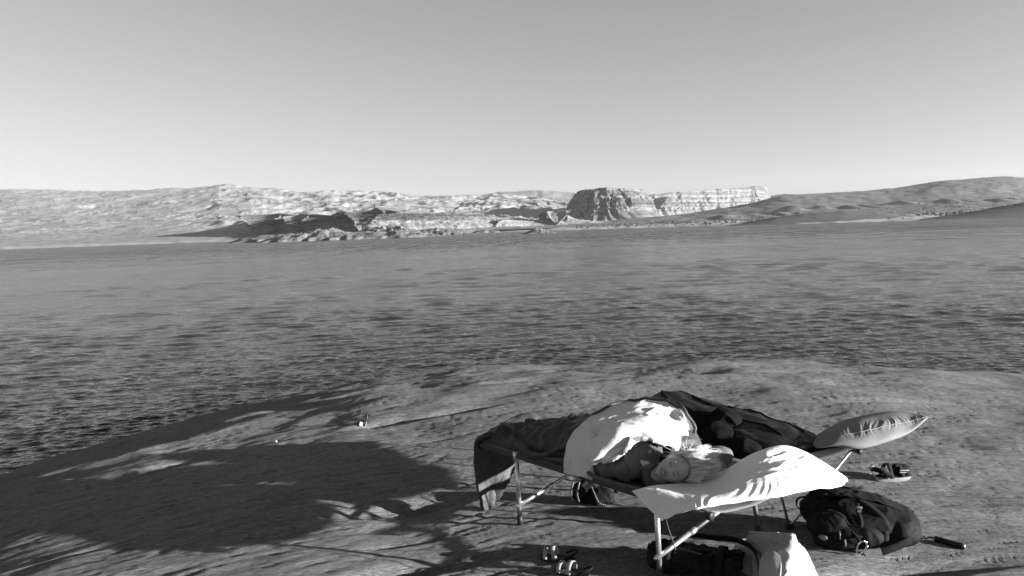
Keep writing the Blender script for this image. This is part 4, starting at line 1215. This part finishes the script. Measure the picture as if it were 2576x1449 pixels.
def foot_outline(L_, W_, n=40):
    t = np.linspace(0, 2 * pi, n, endpoint=False)
    x = L_ / 2 * np.cos(t); w = W_ / 2 * (0.86 + 0.16 * np.cos(t)) * np.sin(t) + 0.006 * np.sin(2 * t)
    return x, w
def sole(name, O, ex, ey, L_, W_, z0, z1, mat, parent, rock=0.0):
    x, w = foot_outline(L_, W_)
    V = []; lev = [(z0, 0.94), (z0 + 0.004, 1.0), ((z0 + z1) / 2, 0.985), (z1 - 0.004, 1.0), (z1, 0.95)]
    for z, k in lev:
        V += [O + ex * a * k + ey * b * k + ZU * (z + rock * (a / L_ * 2) ** 4) for a, b in zip(x, w)]
    n = len(x); F = [tuple(f) for f in gridfaces(len(lev), n, wrapv=True)]
    V.append(O + ZU * z0); V.append(O + ZU * z1); m = len(lev) * n
    for j in range(n):
        k = (j + 1) % n
        F.append((m, k, j)); F.append((m + 1, (len(lev) - 1) * n + j, (len(lev) - 1) * n + k))
    o = put(name, np.array(V), F, mat, parent)
    return o
def build_shoe():
    P = onrock(2245, 1208); P = P + np.array([0, 0, 0.0])
    root = empty('sport_sandal', tuple(P))
    ex, ey = frame_at(P, radians(14))
    sole('sole', P, ex, ey, 0.315, 0.115, 0.0, 0.034, M_SOLE, root, 0.012)
    sole('footbed', P, ex, ey, 0.30, 0.105, 0.0345, 0.048, M_WEB, root, 0.012)
    Q = lambda x, y, z: P + ex * x + ey * y + ZU * z
    for (x, h, w) in ((0.095, 0.062, 0.05), (0.045, 0.082, 0.035), (-0.05, 0.095, 0.03)):
        strap('strap', cr1([Q(x, -0.056, 0.035), Q(x, -0.052, 0.06), Q(x, -0.02, h + 0.03), Q(x, 0.02, h + 0.03), Q(x, 0.052, 0.06), Q(x, 0.056, 0.035)], 26), w, ex, M_PACK2, root, 0.006)
    # padded toe panel and heel cup
    v, f = ellipsoid(Q(0.085, 0.0, 0.07), np.stack([ex, ey, ZU]), (0.075, 0.052, 0.045), 30, 20)
    put('toe_panel', v, f, M_PACK, root)
    for k, z in enumerate((0.072, 0.088)):
        strap('trim', cr1([Q(0.02, -0.054, z), Q(0.09, -0.053, z - 0.006), Q(0.145, -0.03, z - 0.02), Q(0.155, 0.01, z - 0.025)], 22), 0.006, ZU, M_STRAP, root, 0.003)
    strap('heel_strap', cr1([Q(-0.05, -0.056, 0.06), Q(-0.12, -0.05, 0.09), Q(-0.155, 0, 0.10), Q(-0.12, 0.05, 0.09), Q(-0.05, 0.056, 0.06)], 30), 0.03, ZU, M_PACK2, root, 0.008)
    v, f = ellipsoid(Q(0.02, -0.01, 0.115), np.stack([ex, ey, ZU]), (0.022, 0.018, 0.018), 16, 10)
    put('knot', v, f, M_WEB, root)
    for s in (-1, 1):
        bm = bmesh.new(); boxgeo(bm, tuple(Q(-0.135 + 0.02 * s, -0.03 * s, 0.10)), 0.8 * ex + 0.4 * ZU, ey, ZU * 0.8 - 0.4 * ex, 0.045, 0.012, 0.05, 0.004)
        frombm('strap_end', bm, M_PATCH if s < 0 else M_PACK2, root)
    tag(root, 'dark strapped sandal with thick pale sole beyond the backpack', 'sandal')
build_shoe()

def build_slide(px, py, ang, label, lean):
    P = onrock(px, py)
    root = empty('slip_on_sandal', tuple(P))
    ex, ey = frame_at(P, radians(ang))
    sole('sole', P, ex, ey, 0.22, 0.085, 0.0, 0.016, M_BLACK, root, 0.006)
    Q = lambda x, y, z: P + ex * x + ey * y + ZU * z
    for (x, h, w, dx) in ((0.066, 0.046, 0.024, 0.0), (0.005, 0.058, 0.028, lean)):
        t = np.linspace(0, pi, 30)
        pts = [Q(x + dx * sin(a), -0.046 * cos(a), 0.018 + h * sin(a) ** 0.8) for a in t]
        strap('strap', pts, w, ex, M_STRAP, root, 0.0035)
    t = np.linspace(-0.2, pi + 0.2, 26)
    strap('heel_strap', [Q(-0.06 - 0.06 * sin(a), -0.046 * cos(a), 0.03 + 0.03 * sin(a)) for a in t], 0.012, ZU, M_WEB, root, 0.003)
    tag(root, label, 'sandal', 'pair of pale strapped slip-on sandals')
build_slide(1402, 1408, 168, 'slip-on sandal with two pale strap loops in the shade, farther of the pair', 0.02)
build_slide(1440, 1446, 150, 'slip-on sandal with pale strap at the bottom edge, nearer of the pair', 0.0)

def build_duffel():
    a = np.array([0.74, 4.46]); b = np.array([1.22, 4.25])
    c = (a + b) / 2; g = gz(*c)
    root = empty('duffel_bag', (c[0], c[1], g))
    d = np.r_[b - a, 0]; Lh = np.linalg.norm(d) / 2; d /= np.linalg.norm(d); e = np.array([-d[1], d[0], 0])
    C0 = np.array([c[0], c[1], g])
    Q = lambda x, y, z: C0 + d * x + e * y + ZU * z * 0.58
    nu, nv = 110, 90; th = np.arange(nv) * 2 * pi / nv; rings = []
    for t in np.linspace(-1, 1, nu):
        k = (1 - abs(t) ** 7) ** 0.35 if abs(t) < 1 else 0.0
        k = max(k, 0.02)
        cx, sx = np.cos(th), np.sin(th)
        rings.append([Q(t * Lh, 0.135 * k * np.sign(q) * abs(q) ** 0.8, 0.12 + 0.115 * (0.3 + 0.7 * k) * np.sign(p) * abs(p) ** 0.8 - 0.02 * (1 - t * t)) for q, p in zip(cx, sx)])
    G = np.array(rings); n = gnormals(G, True)
    if np.mean(np.sum(n * (G - C0 - ZU * 0.12), -1)) < 0: n = -n; fl = True
    else: fl = False
    G = G + n * (0.022 * folds(G, (5, 8, 8), 3) + 0.010 * folds(G, (16, 14, 14), 6) - 0.015)[..., None]
    G[..., 2] = np.maximum(G[..., 2], g + 0.004)
    loft('body', G, M_PACK, root, flip=fl)
    for x in (-0.14, 0.14):
        P = [Q(x, 0.148 * cos(t), 0.115 + 0.135 * sin(t)) for t in np.linspace(-0.9, pi + 0.9, 40)]
        strap('webbing', P, 0.04, d, M_WEB, root, 0.005)
    strap('zip', [Q(t, 0.0, 0.238 - 0.02 * (1 - (t / Lh) ** 2)) for t in np.linspace(-0.25, 0.25, 20)], 0.03, e, M_PACK2, root, 0.004)
    # shoulder strap thrown over the top, looping behind
    P = cr1([Q(-0.16, 0.10, 0.18), Q(-0.06, 0.16, 0.25), Q(0.08, 0.18, 0.235), Q(0.20, 0.16, 0.25), Q(0.30, 0.08, 0.24), Q(0.345, -0.05, 0.20), Q(0.36, -0.12, 0.06)], 60)
    strap('shoulder_strap', P, 0.04, 0.5 * e - 0.9 * ZU, M_WEB, root, 0.006)
    P = cr1([Q(-0.27, -0.02, 0.20), Q(-0.2, -0.05, 0.235), Q(-0.05, -0.07, 0.23), Q(0.10, -0.10, 0.20), Q(0.2, -0.13, 0.15)], 40)
    strap('carry_handle', P, 0.032, 0.7 * e + 0.7 * ZU, M_WEB, root, 0.008)
    tag(root, 'black duffel bag with wide straps under the head end of near cot', 'bag')
build_duffel()

def build_white_bag():
    g = gz(1.55, 4.22)
    root = empty('tote_bag', (1.52, 4.22, g))
    # shaded face towards the camera, lit flank to the right, pinched top edge
    f0 = [at(1862, 1448, 4.36), at(1872, 1400, 4.38), at(1884, 1339, 4.40)]
    f1 = [at(1915, 1462, 4.20), at(1920, 1400, 4.25), at(1935, 1342, 4.32)]
    f2 = [at(1965, 1478, 4.00), at(1978, 1410, 4.09), at(1989, 1344, 4.22)]
    f3 = [at(2005, 1472, 4.06), at(2005, 1410, 4.15), at(1995, 1345, 4.25)]
    f4 = [at(2062, 1462, 4.20), at(2032, 1400, 4.30), at(1998, 1348, 4.34)]
    b1 = [at(2030, 1440, 4.42), at(2005, 1390, 4.42), at(1985, 1343, 4.36)]
    b2 = [at(1930, 1425, 4.50), at(1935, 1390, 4.46), at(1940, 1341, 4.35)]
    b3 = [at(1872, 1430, 4.47), at(1876, 1390, 4.45), at(1884, 1339, 4.415)]
    C = np.array([f0, f1, f2, f3, f4, b1, b2, b3]).swapaxes(0, 1)
    G = crgrid(C, 60, 160, True)
    cen = G.mean((0, 1)); n = gnormals(G, True)
    if np.mean(np.sum(n * (G - cen), -1)) < 0: n = -n; fl = True
    else: fl = False
    G = G + n * (0.028 * folds(G, (4, 4, 3), 3) + 0.010 * folds(G, (9, 9, 6), 13) + 0.003 * vnoise(G, 22, 5) - 0.014)[..., None]
    loft('body', G, M_TARP, root, flip=fl)
    C = [[at(1912, 1462, 4.10), at(1936, 1470, 4.04), at(1962, 1474, 3.99)], [at(1914, 1420, 4.13), at(1938, 1420, 4.06), at(1966, 1424, 4.03)], [at(1922, 1396, 4.18), at(1940, 1388, 4.15), at(1960, 1398, 4.10)]]
    Gf = crgrid(np.array(C), 30, 30); Gf = Gf - 0.010 * folds(Gf, (8, 8, 6), 7)[..., None] * np.array([0, 1.0, 0])
    sheet('flap', Gf, 0.012, M_TARP, root)
    e = np.array([f0[2], f1[2], f2[2], f3[2]])
    tube('hem', cr1(e, 24), 0.006, M_TARP, root, 6)
    tag(root, 'pale tarpaulin bag with pointed top beside the black duffel', 'bag')
build_white_bag()
def build_towel():
    P = onrock(1872, 1412); g = gz(P[0], P[1])
    parts = [ellipsoid(P + np.array([0, 0, 0.055]), np.eye(3), (0.055, 0.05, 0.055), 30, 22), ellipsoid(P + np.array([0.012, 0.01, 0.085]), np.eye(3), (0.036, 0.036, 0.045), 30, 22)]
    v, n, f = remesh(parts, 0.006, 3); v = v + n * (0.018 * folds(v, (11, 11, 9), 3) - 0.007)[:, None]
    v[:, 2] = np.maximum(v[:, 2], g + 0.003)
    o = put('stuff_sack', v, f, M_PALE)
    tag(o, 'small white cloth sack standing behind the black duffel', 'sack')
build_towel()

def build_under_cot():
    P = onrock(1490, 1262)
    root = empty('gear_bag', tuple(P))
    ex, ey = frame_at(P, radians(-35)); ax = np.stack([ex, ey, ZU])
    parts = [ellipsoid(P + ZU * 0.065 - ex * 0.05, ax, (0.10, 0.09, 0.085), 30, 20), ellipsoid(P + ZU * 0.05 + ex * 0.07, ax, (0.10, 0.08, 0.065), 30, 20)]
    v, n, f = remesh(parts, 0.008, 3); v = v + n * (0.02 * folds(v, (10, 10, 10), 3) - 0.008)[:, None]
    v[:, 2] = np.maximum(v[:, 2], P[2] + 0.003)
    put('body', v, f, M_PACK, root)
    Q = lambda x, y, z: P + ex * x + ey * y + ZU * z
    for (x, z0) in ((-0.10, 0.15), (-0.05, 0.16)):
        strap('webbing', cr1([Q(x, -0.09, z0), Q(x + 0.006, -0.115, 0.14), Q(x - 0.004, -0.12, 0.08), Q(x + 0.012, -0.125, 0.03)], 16), 0.012, ex, M_STRAP, root, 0.003)
    strap('webbing', cr1([Q(0.04, -0.08, 0.14), Q(0.09, -0.11, 0.08), Q(0.12, -0.115, 0.04), Q(0.16, -0.10, 0.03)], 16), 0.014, ZU, M_STRAP, root, 0.003)
    tube('loop', [Q(0.13 + 0.02 * cos(t), -0.115, 0.035 + 0.014 * sin(t)) for t in np.linspace(0, 2 * pi, 18)], 0.004, M_STEEL, root, 6)
    tag(root, 'dark gear bag with pale dangling straps in the shade under near cot', 'bag')
build_under_cot()

# scraps on the rock beyond the cot
def scrap(px, py, w, h, seed, label, stick):
    P = onrock(px, py)
    root = empty('litter', tuple(P))
    k = P[1] / FPX
    C = [[P + np.array([(i - 1.5) / 3 * w * k, j * 0.03, 0.008 + 0.012 * math.sin(i * 2.1 + seed) + 0.015 * j]) for j in range(3)] for i in range(4)]
    G = crgrid(np.array(C), 14, 8)
    sheet('wrapper', G, 0.004, M_LITTER, root, flip=True)
    if stick:
        tube('stick', [P + np.array([-w * k * 0.7, 0.07, 0.02]), P + np.array([w * k * 0.4, 0.10, 0.05]), P + np.array([w * k * 0.48, 0.10, 0.12])], 0.012, M_BLACK, root, 6)
    tag(root, label, 'litter')
scrap(912, 1075, 18, 6, 1, 'larger pale scrap with a dark stick beside it on the lit rock', True)
scrap(690, 1123, 7, 5, 4, 'tiny pale scrap alone on the lit strip of rock above the long shadow', False)

# ================================================================== the air over the lake
def build_haze():
    bm = bmesh.new(); bmesh.ops.create_cube(bm, size=1.0)
    me = bpy.data.meshes.new('haze'); 
    for v in bm.verts:
        v.co = Vector((v.co.x * 17000, v.co.y * 17000, v.co.z * 480 + 200))
    bm.to_mesh(me); bm.free()
    m = bpy.data.materials.new('haze'); m.use_nodes = True
    n = m.node_tree; n.nodes.remove(n.nodes['Principled BSDF'])
    pv = n.nodes.new('ShaderNodeVolumePrincipled')
    pv.inputs['Color'].default_value = grey(0.9); pv.inputs['Density'].default_value = 0.00003
    pv.inputs['Anisotropy'].default_value = 0.2
    n.links.new(pv.outputs[0], n.nodes['Material Output'].inputs['Volume'])
    me.materials.append(m)
    o = bpy.data.objects.new('haze', me); COL.objects.link(o)
    o['kind'] = 'stuff'
build_haze()
